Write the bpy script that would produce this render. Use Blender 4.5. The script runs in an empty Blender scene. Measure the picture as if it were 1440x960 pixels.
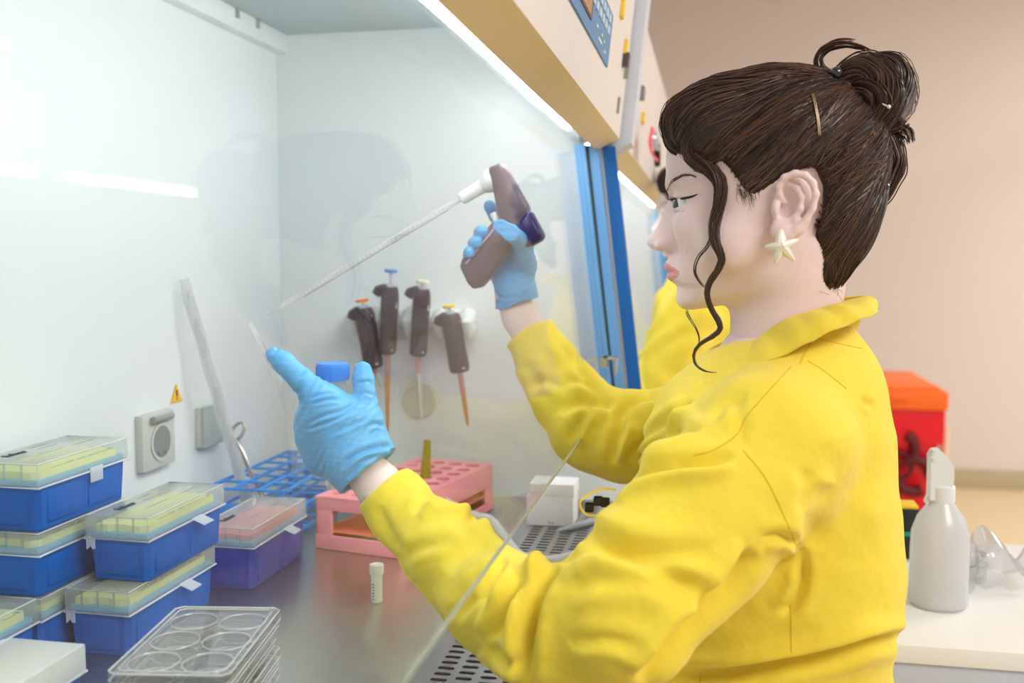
import bpy, bmesh, math, random
import numpy as np
from mathutils import Vector, Matrix
from mathutils.bvhtree import BVHTree
random.seed(7); RNG = np.random.default_rng(7)
SC = bpy.context.scene
COL = SC.collection
PI = math.pi

# ------------------------------------------------------------------ camera
FPX = 1400.0
YAW = math.atan(280/FPX); PITCH = math.atan(115/FPX)
CAM = np.array([0.0, 0.0, 1.2])
FW = np.array([math.cos(YAW)*math.cos(PITCH), math.sin(YAW)*math.cos(PITCH), -math.sin(PITCH)])
RT = np.array([math.sin(YAW), -math.cos(YAW), 0.0])
UP = np.cross(RT, FW)
cd = bpy.data.cameras.new('camera'); cam = bpy.data.objects.new('camera', cd); COL.objects.link(cam)
cd.sensor_width = 36.0; cd.lens = FPX/1440*36.0; cd.clip_start = 0.02; cd.clip_end = 60
cam.matrix_world = Matrix(((RT[0], UP[0], -FW[0], CAM[0]), (RT[1], UP[1], -FW[1], CAM[1]), (RT[2], UP[2], -FW[2], CAM[2]), (0, 0, 0, 1)))
cd.dof.use_dof = True; cd.dof.focus_distance = 0.9; cd.dof.aperture_fstop = 5.0
SC.camera = cam

# ------------------------------------------------------------------ world, exposure, large lights
wd = bpy.data.worlds.new('world'); SC.world = wd; wd.use_nodes = True
wb = wd.node_tree.nodes['Background']; wb.inputs[0].default_value = (1.0, 0.975, 0.95, 1); wb.inputs[1].default_value = 0.44
SC.view_settings.view_transform = 'Standard'; SC.view_settings.look = 'None'
SC.view_settings.gamma = 1.0; SC.view_settings.use_curve_mapping = False
SC.view_settings.exposure = 0.45

def area(name, loc, rot, size, sizey, power, color):
    l = bpy.data.lights.new(name, 'AREA'); l.shape = 'RECTANGLE'; l.size = size; l.size_y = sizey
    l.energy = power; l.color = color
    o = bpy.data.objects.new(name, l); COL.objects.link(o); o.location = loc; o.rotation_euler = rot
    return o
area('room_lamp', (-0.25, -1.35, 2.75), Vector((1.1, 1.3, -1.75)).to_track_quat('-Z', 'Y').to_euler(), 1.3, 1.1, 46, (1.0, 0.985, 0.96))
area('room_lamp', (3.0, -2.9, 2.72), (0, 0, 0), 1.6, 1.2, 85, (1.0, 0.98, 0.96))

# ------------------------------------------------------------------ pixel helpers (photo frame 1440 x 960)
def ray(u, v): return FW + RT*(u-720)/FPX + UP*(480-v)/FPX
def at(u, v, ax, val):
    r = ray(u, v); t = (val-CAM[ax])/r[ax]; return CAM + r*t
def atD(u, v, d): return CAM + ray(u, v)*d
def topx(P):
    Q = np.asarray(P)-CAM; d = Q@FW
    return 720+FPX*(Q@RT)/d, 480-FPX*(Q@UP)/d, d

# ------------------------------------------------------------------ materials
def srgb(r, g, b):
    f = lambda c: (c/255/12.92) if c/255 <= 0.04045 else ((c/255+0.055)/1.055)**2.4
    return (f(r), f(g), f(b), 1)
MATS = {}
def mat(name, col, rough=0.5, metal=0.0, spec=0.5, var=0.04, nscale=6.0, bump=0.0, bscale=200.0, alpha=1.0, sss=0.0,
        sssc=None, coat=0.0, sheen=0.0, emit=None, estr=0.0, stretch=None, trans=0.0, ior=1.45, bump2=None):
    if name in MATS: return MATS[name]
    m = bpy.data.materials.new(name); m.use_nodes = True; nt = m.node_tree; N = nt.nodes; L = nt.links
    b = N['Principled BSDF']; c = srgb(*col)
    tc = N.new('ShaderNodeTexCoord'); mp = N.new('ShaderNodeMapping'); L.new(tc.outputs['Object'], mp.inputs[0])
    if stretch: mp.inputs['Scale'].default_value = stretch
    nz = N.new('ShaderNodeTexNoise'); nz.inputs['Scale'].default_value = nscale; nz.inputs['Detail'].default_value = 4
    L.new(mp.outputs[0], nz.inputs['Vector'])
    mx = N.new('ShaderNodeMix'); mx.data_type = 'RGBA'
    mx.inputs[6].default_value = tuple(x*(1-var) for x in c[:3])+(1,); mx.inputs[7].default_value = tuple(min(1, x*(1+var)) for x in c[:3])+(1,)
    L.new(nz.outputs['Fac'], mx.inputs[0]); L.new(mx.outputs[2], b.inputs['Base Color'])
    b.inputs['Roughness'].default_value = rough; b.inputs['Metallic'].default_value = metal
    b.inputs['Specular IOR Level'].default_value = spec; b.inputs['Alpha'].default_value = alpha
    b.inputs['IOR'].default_value = ior
    b.inputs['Coat Weight'].default_value = coat; b.inputs['Sheen Weight'].default_value = sheen
    b.inputs['Transmission Weight'].default_value = trans
    if sss:
        b.inputs['Subsurface Weight'].default_value = sss; b.inputs['Subsurface Scale'].default_value = 0.006
        b.inputs['Subsurface Radius'].default_value = sssc or (1, .35, .2)
    if emit: b.inputs['Emission Color'].default_value = srgb(*emit); b.inputs['Emission Strength'].default_value = estr
    if bump:
        n2 = N.new('ShaderNodeTexNoise'); n2.inputs['Scale'].default_value = bscale; n2.inputs['Detail'].default_value = 5
        L.new(mp.outputs[0], n2.inputs['Vector'])
        bp = N.new('ShaderNodeBump'); bp.inputs['Strength'].default_value = bump; bp.inputs['Distance'].default_value = 0.002
        L.new(n2.outputs['Fac'], bp.inputs['Height'])
        if bump2:
            n3 = N.new('ShaderNodeTexNoise'); n3.inputs['Scale'].default_value = bump2[0]; n3.inputs['Detail'].default_value = 3
            L.new(mp.outputs[0], n3.inputs['Vector'])
            b2 = N.new('ShaderNodeBump'); b2.inputs['Strength'].default_value = bump2[1]; b2.inputs['Distance'].default_value = bump2[2]
            L.new(n3.outputs['Fac'], b2.inputs['Height']); L.new(bp.outputs[0], b2.inputs['Normal']); L.new(b2.outputs[0], b.inputs['Normal'])
        else: L.new(bp.outputs[0], b.inputs['Normal'])
    MATS[name] = m; return m

def thin_glass(name, tint=(0.97, 0.99, 0.985), f0=0.05, gloss=1.0, rough=0.0, haze=0.0, hazecol=(1, 1, 1)):
    """clear sheet: transparent with Schlick reflection from both faces, plus a little milky scatter"""
    if name in MATS: return MATS[name]
    m = bpy.data.materials.new(name); m.use_nodes = True; nt = m.node_tree; N = nt.nodes; L = nt.links
    N.remove(N['Principled BSDF']); out = N['Material Output']
    ge = N.new('ShaderNodeNewGeometry'); d = N.new('ShaderNodeVectorMath'); d.operation = 'DOT_PRODUCT'
    L.new(ge.outputs['Normal'], d.inputs[0]); L.new(ge.outputs['Incoming'], d.inputs[1])
    a = N.new('ShaderNodeMath'); a.operation = 'ABSOLUTE'; L.new(d.outputs['Value'], a.inputs[0])
    s = N.new('ShaderNodeMath'); s.operation = 'SUBTRACT'; s.inputs[0].default_value = 1; s.use_clamp = True; L.new(a.outputs[0], s.inputs[1])
    p = N.new('ShaderNodeMath'); p.operation = 'POWER'; p.inputs[1].default_value = 5; L.new(s.outputs[0], p.inputs[0])
    f = N.new('ShaderNodeMath'); f.operation = 'MULTIPLY_ADD'; f.inputs[1].default_value = (1-f0)*gloss; f.inputs[2].default_value = f0*gloss; f.use_clamp = True
    L.new(p.outputs[0], f.inputs[0])
    tr = N.new('ShaderNodeBsdfTransparent'); tr.inputs[0].default_value = tint+(1,)
    gl = N.new('ShaderNodeBsdfGlossy'); gl.inputs['Roughness'].default_value = rough
    src = tr
    if haze:
        df = N.new('ShaderNodeBsdfDiffuse'); nz = N.new('ShaderNodeTexNoise'); nz.inputs['Scale'].default_value = 3
        mx0 = N.new('ShaderNodeMix'); mx0.data_type = 'RGBA'; mx0.inputs[6].default_value = tuple(hazecol)+(1,); mx0.inputs[7].default_value = tuple(x*.96 for x in hazecol)+(1,)
        L.new(nz.outputs['Fac'], mx0.inputs[0]); L.new(mx0.outputs[2], df.inputs[0])
        tl = N.new('ShaderNodeBsdfTranslucent'); L.new(mx0.outputs[2], tl.inputs[0])
        hx = N.new('ShaderNodeMixShader'); hx.inputs[0].default_value = .5; L.new(df.outputs[0], hx.inputs[1]); L.new(tl.outputs[0], hx.inputs[2])
        h = N.new('ShaderNodeMixShader'); h.inputs[0].default_value = haze; L.new(tr.outputs[0], h.inputs[1]); L.new(hx.outputs[0], h.inputs[2]); src = h
    mx = N.new('ShaderNodeMixShader'); L.new(f.outputs[0], mx.inputs[0]); L.new(src.outputs[0], mx.inputs[1]); L.new(gl.outputs[0], mx.inputs[2])
    L.new(mx.outputs[0], out.inputs[0]); MATS[name] = m; return m

# ------------------------------------------------------------------ mesh builder
def rotz(a): return np.array([[math.cos(a), -math.sin(a), 0], [math.sin(a), math.cos(a), 0], [0, 0, 1]])
class MB:
    def __init__(s): s.v = []; s.f = []; s.m = []; s.cur = 0
    def add(s, vs, fs):
        o = len(s.v); s.v.extend([tuple(map(float, p)) for p in vs]); s.f.extend([tuple(i+o for i in f) for f in fs]); s.m.extend([s.cur]*len(fs)); return s
    def mi(s, i): s.cur = i; return s
    def box(s, lo, hi, b=0.0, R=None, c=None):
        """box with chamfered edges"""
        lo = np.array(lo, float); hi = np.array(hi, float); lo, hi = np.minimum(lo, hi), np.maximum(lo, hi)
        b = min(b, 0.45*float((hi-lo).min()))
        bm = bmesh.new(); bmesh.ops.create_cube(bm, size=1)
        for v in bm.verts: v.co = Vector((lo+hi)/2) + Vector([v.co[i]*(hi-lo)[i] for i in range(3)])
        if b > 0: bmesh.ops.bevel(bm, geom=list(bm.edges), offset=b, segments=2, profile=0.6, affect='EDGES')
        vs = np.array([v.co[:] for v in bm.verts]); bm.verts.index_update()
        fs = [[v.index for v in f.verts] for f in bm.faces]; bm.free()
        if R is not None: c = (lo+hi)/2 if c is None else np.array(c); vs = (vs-c)@np.array(R).T + c
        return s.add(vs, fs)
    def tube(s, pts, r, n=10, cap=True, close=False, flat=1.0):
        P = np.array(pts, float); k = len(P); rr = np.full(k, r) if np.isscalar(r) else np.array(r, float)
        T = np.gradient(P, axis=0) if not close else np.roll(P, -1, 0)-np.roll(P, 1, 0)
        T /= (np.linalg.norm(T, axis=1)[:, None]+1e-12)
        u = np.cross(T[0], [0, 0, 1.0]); u = u if np.linalg.norm(u) > .1 else np.cross(T[0], [1.0, 0, 0]); u /= np.linalg.norm(u)
        vs = []; an = np.arange(n)*2*PI/n
        for i in range(k):
            u = u - T[i]*(u@T[i]); u /= np.linalg.norm(u)+1e-12; w = np.cross(T[i], u)
            vs.extend(P[i] + rr[i]*(np.outer(np.cos(an), u)+flat*np.outer(np.sin(an), w)))
        fs = []
        for i in range(k if close else k-1):
            j = (i+1) % k
            fs.extend([(i*n+a, i*n+(a+1) % n, j*n+(a+1) % n, j*n+a) for a in range(n)])
        if cap and not close: fs.append(tuple(range(n-1, -1, -1))); fs.append(tuple((k-1)*n+a for a in range(n)))
        return s.add(vs, fs)
    def lathe(s, prof, base=(0, 0, 0), axis=(0, 0, 1), n=24, cap=True):
        """prof: list of (radius, height)"""
        a = np.array(axis, float); a /= np.linalg.norm(a); u = np.cross(a, [0, 0, 1.0]); u = u if np.linalg.norm(u) > .1 else np.cross(a, [1.0, 0, 0]); u /= np.linalg.norm(u); w = np.cross(a, u)
        B = np.array(base, float); an = np.arange(n)*2*PI/n; vs = []
        for r, h in prof: vs.extend(B+a*h+max(r, 1e-5)*(np.outer(np.cos(an), u)+np.outer(np.sin(an), w)))
        k = len(prof); fs = [(i*n+q, i*n+(q+1) % n, (i+1)*n+(q+1) % n, (i+1)*n+q) for i in range(k-1) for q in range(n)]
        if cap: fs.append(tuple(range(n-1, -1, -1))); fs.append(tuple((k-1)*n+q for q in range(n)))
        return s.add(vs, fs)
    def prism(s, poly, a0, a1, ax=0):
        """extrude a 2-D outline (in the two other axes) from a0 to a1 along axis ax"""
        o = [i for i in range(3) if i != ax]; n = len(poly); vs = []
        for a in (a0, a1):
            for p in poly:
                q = [0, 0, 0]; q[ax] = a; q[o[0]] = p[0]; q[o[1]] = p[1]; vs.append(q)
        fs = [(i, (i+1) % n, n+(i+1) % n, n+i) for i in range(n)]+[tuple(range(n-1, -1, -1)), tuple(range(n, 2*n))]
        return s.add(vs, fs)
    def sheet(s, A, th):
        """A: grid (n,m,3) of points -> solid sheet of thickness th"""
        A = np.array(A, float); n, m, _ = A.shape
        du = np.gradient(A, axis=0); dv = np.gradient(A, axis=1); N = np.cross(du, dv); N /= np.linalg.norm(N, axis=2)[..., None]+1e-12
        B = A+N*th; vs = np.concatenate([A.reshape(-1, 3), B.reshape(-1, 3)]); o = n*m; fs = []
        for i in range(n-1):
            for j in range(m-1):
                a, b, c, d = i*m+j, i*m+j+1, (i+1)*m+j+1, (i+1)*m+j
                fs += [(a, b, c, d), (o+d, o+c, o+b, o+a)]
        rim = [(0, j) for j in range(m-1)]+[(i, m-1) for i in range(n-1)]+[(n-1, j) for j in range(m-1, 0, -1)]+[(i, 0) for i in range(n-1, 0, -1)]
        rim = [i*m+j for i, j in rim]
        for a, b in zip(rim, rim[1:]+rim[:1]): fs.append((b, a, o+a, o+b))
        return s.add(vs, fs)
    def xform(s, M, t=(0, 0, 0)):
        V = np.array(s.v)@np.array(M).T+np.array(t); s.v = [tuple(p) for p in V]; return s
    def build(s, name, m, parent=None, smooth=True, angle=35, loc=None):
        me = bpy.data.meshes.new(name); me.from_pydata(s.v, [], s.f)
        for mm in (m if isinstance(m, (list, tuple)) else [m]): me.materials.append(mm)
        me.polygons.foreach_set('material_index', s.m)
        me.update()
        bm = bmesh.new(); bm.from_mesh(me); bmesh.ops.recalc_face_normals(bm, faces=bm.faces); bm.to_mesh(me); bm.free()
        if smooth:
            me.polygons.foreach_set('use_smooth', [True]*len(me.polygons))
            try: me.set_sharp_from_angle(angle=math.radians(angle))
            except Exception: pass
        o = bpy.data.objects.new(name, me); COL.objects.link(o)
        if loc is not None:
            o.location = loc; me.transform(Matrix.Translation(-Vector(loc)))
        if parent is not None:
            pl = PLOC.get(parent.name, Vector((0, 0, 0))); o.parent = parent
            if loc is None: o.location = Vector((0, 0, 0)); me.transform(Matrix.Translation(-pl)) if pl.length else None
            else: o.location = Vector(loc)-pl
        PLOC[o.name] = (PLOC.get(parent.name, Vector((0, 0, 0))) if parent is not None and loc is None else Vector(loc) if loc is not None else Vector((0, 0, 0)))
        return o
PLOC = {}   # world position of each object's origin (no object is rotated at build time)
def tag(o, label=None, cat=None, group=None, kind=None):
    if label: o['label'] = label
    if cat: o['category'] = cat
    if group: o['group'] = group
    if kind: o['kind'] = kind
    return o
def thing(name, label, cat, loc, group=None):
    o = bpy.data.objects.new(name, None); COL.objects.link(o); o.location = Vector(tuple(loc)); o.empty_display_size = 0.02
    PLOC[o.name] = Vector(tuple(loc)); return tag(o, label, cat, group)
def struct(name, mb, m): return tag(mb.build(name, m), kind='structure')
def dup(root, label, delta=(0, 0, 0), group=None):
    r = root.copy(); COL.objects.link(r); r.location = root.location+Vector(tuple(delta)); r['label'] = label
    if group: r['group'] = group
    PLOC[r.name] = PLOC[root.name]+Vector(tuple(delta))
    for ch in [o for o in COL.objects if o.parent == root]:
        c = ch.copy(); COL.objects.link(c); c.parent = r
        for g in [o for o in COL.objects if o.parent == ch]:
            d = g.copy(); COL.objects.link(d); d.parent = c
    return r
def smoothcurve(pts, n=40):
    """Catmull-Rom through the points"""
    P = np.array(pts, float); P = np.vstack([2*P[0]-P[1], P, 2*P[-1]-P[-2]]); k = len(P)-3
    t = np.linspace(0, k-1e-6, n); i = t.astype(int); f = (t-i)[:, None]
    a, b, c, d = P[i], P[i+1], P[i+2], P[i+3]
    return 0.5*(2*b+(c-a)*f+(2*a-5*b+4*c-d)*f*f+(3*b-a-3*c+d)*f**3)
def text_mesh(s, size, ex=0.0004, bold=False):
    cu = bpy.data.curves.new('t', 'FONT'); cu.body = s; cu.size = size; cu.extrude = ex; cu.align_x = 'CENTER'; cu.align_y = 'CENTER'
    if bold: cu.offset = size*0.02
    o = bpy.data.objects.new('t', cu); COL.objects.link(o); bpy.context.view_layer.update()
    dg = bpy.context.evaluated_depsgraph_get(); me = bpy.data.meshes.new_from_object(o.evaluated_get(dg))
    vs = np.array([v.co[:] for v in me.vertices]).reshape(-1, 3); fs = [tuple(p.vertices) for p in me.polygons]
    bpy.data.objects.remove(o); bpy.data.curves.remove(cu); bpy.data.meshes.remove(me)
    return vs, fs
# ================================================================== the room
WZ = 0.86       # work surface height
XW = 1.387      # far side wall of the near cabinet
YB = 0.629      # back wall of the work zone
wallm = mat('wall paint', (224, 212, 205), .9, var=.02, nscale=1.2, bump=.05, bscale=90)
floorm = mat('floor vinyl', (226, 206, 168), .55, var=.05, nscale=14)
struct('floor', MB().box((-2.5, -4, -.1), (5.7, 1.2, 0)), floorm)
struct('ceiling', MB().box((-2.5, -4, 2.8), (5.7, 1.2, 2.9)), mat('ceiling paint', (205, 200, 196), .9))
struct('wall_far', MB().box((5.55, -4, 0), (5.7, 1.2, 2.8)), wallm)
struct('wall_left', MB().box((-2.5, 1.0, 0), (5.55, 1.2, 2.8)), wallm)
struct('baseboard_far', MB().box((5.53, -4, 0), (5.55, 1.0, .10), .003), mat('baseboard vinyl', (186, 172, 140), .6))
sd = MB().lathe([(.07, 0), (.07, .02), (.055, .04), (.03, .05)], (5.53, -.34, 2.63), (-1, 0, 0), 24)
sdo = sd.build('smoke_detector', mat('detector plastic', (240, 240, 238), .5)); tag(sdo, 'small white round detector high on the far beige wall', 'smoke detector')

# ================================================================== biosafety cabinets
whitem = mat('cabinet enamel', (229, 234, 235), .33, var=.01, nscale=3)
beigem = mat('cabinet powder coat beige', (222, 213, 209), .55, var=.02, nscale=40, bump=.04, bscale=600)
goldm = mat('fascia underside enamel', (228, 206, 160), .45, var=.03)
filterm = mat('filter grille', (176, 192, 194), .7, var=.02)
steelm = mat('brushed steel', (198, 198, 194), .3, metal=1.0, var=.05, nscale=5, stretch=(2, 60, 60), bump=.03, bscale=20)
grillem = mat('grille steel', (176, 176, 174), .38, metal=.85, var=.05)
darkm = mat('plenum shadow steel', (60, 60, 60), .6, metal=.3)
tubem = mat('fluorescent tube glass', (255, 255, 255), .4, emit=(248, 251, 255), estr=10.8)
reflm = mat('lamp reflector white', (245, 248, 248), .35)
bluem = mat('sash rail blue', (14, 98, 172), .4)
lbluem = mat('sash seal light blue', (110, 165, 220), .35)
alum = mat('aluminium', (190, 190, 186), .35, metal=.8)
sealm = mat('sash seal dark', (60, 80, 78), .5)
glassm = thin_glass('sash glass', (.97, .99, .98), f0=.045, gloss=.42)
edgem = mat('glass edge', (150, 158, 140), .25)

def glass_y(z): return .133+(z-1.009)*(.173-.133)/(1.350-1.009)
def grille(x0, x1, y0, y1, z):
    """perforated plate: columns of stadium slots long in Y, every second row shifted"""
    mb = MB(); px_, py_ = .0118, .0185; nx = int((x1-x0)/px_); ny = int((y1-y0)/py_)
    px_ = (x1-x0)/nx; py_ = (y1-y0)/ny; a, r = .0042, .0029
    st = []
    for k in range(5): t = -PI/2+PI*k/4; st.append((math.cos(t+PI/2)*r*-1*-1, 0))
    slot = [(r*math.cos(t), a+r*math.sin(t)) for t in np.linspace(0, PI, 6)]+[(r*math.cos(t), -a+r*math.sin(t)) for t in np.linspace(PI, 2*PI, 6)]
    n = len(slot)
    # outer rectangle points matched to slot points by direction
    def rect(p):
        t = math.atan2(p[1], p[0]*1.6); c, s = math.cos(t), math.sin(t); k = min((px_/2)/(abs(c)+1e-9), (py_/2)/(abs(s)+1e-9)); return (c*k, s*k)
    rc = [(px_/2, 0)]
    outer = [(px_/2, .3*py_), (px_/2, py_/2), (px_*.25, py_/2), (-px_*.25, py_/2), (-px_/2, py_/2), (-px_/2, .3*py_), (-px_/2, -.3*py_), (-px_/2, -py_/2), (-px_*.25, -py_/2), (px_*.25, -py_/2), (px_/2, -py_/2), (px_/2, -.3*py_)]
    for j in range(ny):
        off = (j % 2)*px_/2
        for i in range(nx-(j % 2)):
            cx = x0+(i+.5)*px_+off; cy = y0+(j+.5)*py_
            vs = [(cx+p[0], cy+p[1], z) for p in outer]+[(cx+p[0], cy+p[1], z) for p in slot]+[(cx+p[0], cy+p[1], z-.0015) for p in slot]
            fs = [(k, (k+1) % n, n+(k+1) % n, n+k) for k in range(n)]+[(n+k, n+(k+1) % n, 2*n+(k+1) % n, 2*n+k) for k in range(n)]
            mb.add(vs, fs)
        if j % 2:
            for xa, xb in ((x0, x0+off), (x1-off, x1)):
                mb.add([(xa, y0+j*py_, z), (xb, y0+j*py_, z), (xb, y0+(j+1)*py_, z), (xa, y0+(j+1)*py_, z)], [(0, 1, 2, 3)])
    return mb

def cabinet(label, x0, x1, near):
    """x0..x1: inner side walls of the work zone"""
    c = thing('biosafety_cabinet', label, 'biosafety cabinet', ((x0+x1)/2, .4, 0), 'row of biosafety cabinets')
    P = lambda n, mb, m, **k: mb.build(n, m, c, **k)
    P('back_wall', MB().box((x0, YB, WZ-.01), (x1, YB+.012, 1.60)), whitem)
    P('side_wall', MB().prism([(.085, WZ-.12), (.085, .99), (glass_y(.99)+.008, 1.0), (glass_y(1.36)+.008, 1.36), (.20, 1.60), (YB+.012, 1.60), (YB+.012, WZ-.12)], x1, x1+.012), whitem)
    if near: P('side_wall', MB().box((x0-.012, .15, WZ-.12), (x0, YB+.012, 1.60)), whitem)
    P('ceiling_filter', MB().box((x0, .20, 1.5255), (x1, YB, 1.55)), filterm)
    lg = MB().box((x0, YB-.018, 1.499), (x1, YB, 1.5255), .001)
    P('filter_ledge', lg, whitem)
    if near:
        for X in (1.225, 1.285): P('ledge_clip', MB().box((X, YB-.022, 1.513), (X+.006, YB-.017, 1.5255), .001), alum)
    P('work_surface', MB().box((x0, .238, WZ-.02), (x1, YB, WZ), .002), steelm)
    g = grille(max(x0, .42) if near else x0+.9, x1-.01, .085, .222, WZ); g.box((x0, .222, WZ-.003), (x1, .238, WZ)); g.box((x0, .06, WZ-.003), (x1, .085, WZ)); g.box((x1-.01, .085, WZ-.002), (x1, .222, WZ))
    P('front_grille', g, grillem)
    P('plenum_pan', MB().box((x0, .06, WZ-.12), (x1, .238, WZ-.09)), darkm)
    P('front_panel', MB().box((x0-.012, .045, .62), (x1+.012, .06, WZ-.004), .003), beigem)
    P('cabinet_body', MB().box((x0-.012, .06, .55), (x1+.012, YB+.06, WZ-.12), .003), beigem)
    P('exhaust_housing', MB().box((x0-.012, .2, 1.616), (x1+.012, YB+.06, 1.75), .003), beigem)
    for X in (x0+.05, x1-.05):
        P('leg', MB().box((X-.03, .1, 0), (X+.03, YB, .55), .004), beigem)
    # fascia: sloping underside, face leaning outwards, chamfered top
    sec = [(.159, 1.350), (.128, 1.3665), (.107, 1.5655), (.118, 1.605), (.20, 1.615), (.20, 1.40), (.168, 1.362)]
    f = MB(); n = len(sec); f.prism(sec, x0-.012, x1+.012); f.m[0] = 1
    P('fascia', f, [beigem, goldm], angle=20)
    # lamp: reflector and two tubes behind the fascia
    P('lamp_reflector', MB().prism([(.172, 1.362), (.172, 1.392), (.245, 1.448), (.285, 1.47), (.30, 1.5255), (.205, 1.5255)], x0, x1), reflm)
    for k, (yy, zz) in enumerate(((.192, 1.382), (.222, 1.408))):
        t = P('fluorescent_tube', MB().tube([(x0+(.62 if near else .03), yy, zz), (x1-.05, yy, zz)], .008, 14), tubem)
        for xa in (x0+(.60 if near else .012), x1-.05): MB().tube([(xa, yy, zz), (xa+.022, yy, zz)], .0095, 14).build('end_cap', alum, t)
    # sash
    za, zb = 1.009, 1.385
    A = MB().add([(x0, glass_y(za), za), (x1, glass_y(za), za), (x1, glass_y(zb), zb), (x0, glass_y(zb), zb)], [(0, 1, 2, 3)])
    B = MB().prism([(glass_y(za), za), (glass_y(zb), zb), (glass_y(zb)+.003, zb), (glass_y(za)+.003, za)], x0, x1)
    gp = P('sash_glass', B, glassm, smooth=False)
    MB().box((x0, glass_y(za)-.0001, za-.0006), (x1, glass_y(za)+.0022, za+.0003)).build('polished_edge', edgem, gp)
    # rails at the far end
    def rail(xa, xb, d0, d1, m, nm, z0=.965, z1=1.356):
        P(nm, MB().prism([(glass_y(z0)-d1, z0), (glass_y(z1)-d1, z1), (glass_y(z1)-d0, z1), (glass_y(z0)-d0, z0)], xa, xb), m)
    rail(x1-.030, x1-.016, -.012, .002, lbluem, 'sash_seal')
    rail(x1-.016, x1-.006, -.010, .006, sealm, 'sash_seal')
    rail(x1-.016, x1+.004, .006, .018, lbluem, 'sash_rail')
    rail(x1+.004, x1+.012, .012, .022, alum, 'sash_rail')
    rail(x1+.004, x1+.018, .022, .040, bluem, 'sash_rail')
    return c

cab1 = cabinet('near biosafety cabinet with pipettes and tip boxes inside its glass sash', -.25, XW, True)
cab2 = cabinet('farther biosafety cabinet next in the row, behind the seated women', 1.475, 3.36, False)

P1 = lambda n, mb, m, par=None, **k: mb.build(n, m, par or cab1, **k)
# pale grey bumper cover between the two cabinets
cv = MB(); z0, z1 = 1.362, 1.605
def face_y(z): return .128-(z-1.3665)*(.021/.199)
pts = [(face_y(z)-.016, z) for z in np.linspace(z0, z1-.02, 8)]+[(face_y(z1)-.013, z1-.008), (face_y(z1)-.004, z1), (.13, z1), (.16, z0-.01), (.135, z0-.012)]
cv.prism(pts, XW+.02, XW+.075)
P1('side_bumper', cv, mat('pale grey plastic', (206, 210, 222), .45))
# sockets
socm = mat('socket grey', (196, 200, 192), .45)
def socket(u, v, kind):
    p = at(u, v, 1, YB); x, z = p[0], p[2]; h = .033 if kind else .026
    s = P1('power_socket' if kind else 'socket_cover', MB().box((x-h*1.05, YB-.010, z-h), (x+h*1.05, YB+.004, z+h), .005), socm)
    if kind:
        MB().lathe([(.021, -.002), (.022, .0015), (.0185, .0015), (.0175, -.006)], (x+.002, YB-.010, z-.002), (0, -1, 0), 28, cap=False).build('socket_ring', socm, s)
        MB().lathe([(.0185, 0), (.0185, .001)], (x+.002, YB-.0105, z-.002), (0, -1, 0), 28).build('socket_well', mat('socket well', (128, 134, 132), .6), s)
        MB().tube([(x-.020, YB-.014, z+.026), (x+.020, YB-.014, z+.026)], .004, 10).build('lid_hinge', mat('hinge grey', (150, 156, 152), .4), s)
        for dx in (-.007, .007): MB().tube([(x+.002+dx, YB-.013, z-.014), (x+.002+dx, YB-.009, z-.014)], .002, 8).build('contact', alum, s)
    else:
        MB().box((x-h*1.08, YB-.014, z-h*.96), (x+h*1.08, YB-.009, z+h*1.02), .003).build('cover_flap', mat('flap grey', (166, 180, 178), .45), s)
socket(214, 618, True); socket(289, 597, False)
# warning triangle
p = at(247, 554, 1, YB); x, z = p[0], p[2]
tr = P1('warning_sticker', MB().prism([(x-.014, z-.010), (x+.014, z-.010), (x, z+.012)], YB-.0012, YB-.0002, 1), mat('warning yellow', (232, 176, 30), .5))
MB().prism([(x-.0115, z-.0085), (x+.0115, z-.0085), (x, z+.0095)], YB-.0016, YB-.0011, 1).build('sticker_field', mat('warning yellow field', (245, 190, 30), .5), tr)
MB().prism([(x-.001, z-.003), (x+.001, z-.003), (x+.0018, z+.005), (x-.0018, z+.005)], YB-.002, YB-.0015, 1).box((x-.0011, YB-.002, z-.0065), (x+.0011, YB-.0015, z-.0045)).build('exclamation_mark', mat('print black', (30, 30, 30), .6), tr)
# round port plug on the side wall
p = at(590, 563, 0, XW)
P1('port_plug', MB().lathe([(.026, -.001), (.026, .003), (.024, .005), (.001, .005)], (XW-.0, p[1], p[2]), (-1, 0, 0), 36), mat('port plug', (200, 202, 196), .5))
# sash clip
p = at(857, 512, 0, 1.30)
cl = MB().box((1.285, glass_y(p[2])-.008, p[2]-.003), (1.315, glass_y(p[2])+.001, p[2]+.010), .001).box((1.285, glass_y(p[2])-.020, p[2]+.007), (1.315, glass_y(p[2])-.002, p[2]+.010), .001).box((1.285, glass_y(p[2])-.020, p[2]-.012), (1.315, glass_y(p[2])-.018, p[2]+.010), .0005)
P1('sash_clip', cl, alum)

# control panel on the fascia (face plane leans)
def on_face(x, z, d=0): return (x, face_y(z)-d, z)
def face_patch(name, x0, x1, za, zb, th, m, parent, d=0.0, b=0):
    mb = MB(); vs = [on_face(x0, za, d), on_face(x1, za, d), on_face(x1, zb, d), on_face(x0, zb, d), on_face(x0, za, d+th), on_face(x1, za, d+th), on_face(x1, zb, d+th), on_face(x0, zb, d+th)]
    mb.add(vs, [(0, 1, 2, 3), (4, 5, 6, 7), (0, 1, 5, 4), (1, 2, 6, 5), (2, 3, 7, 6), (3, 0, 4, 7)])
    return mb.build(name, m, parent, smooth=False)
pan = face_patch('control_panel', .62, 1.162, 1.4195, 1.4765, .002, mat('panel blue', (84, 134, 182), .45), cab1)
face_patch('display_window', .70, .985, 1.4315, 1.4735, .0012, mat('display dark frame', (74, 70, 78), .35), pan, .002)
face_patch('display_screen', .71, .972, 1.4335, 1.4700, .0006, mat('display amber', (182, 136, 84), .3), pan, .0032)
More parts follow.
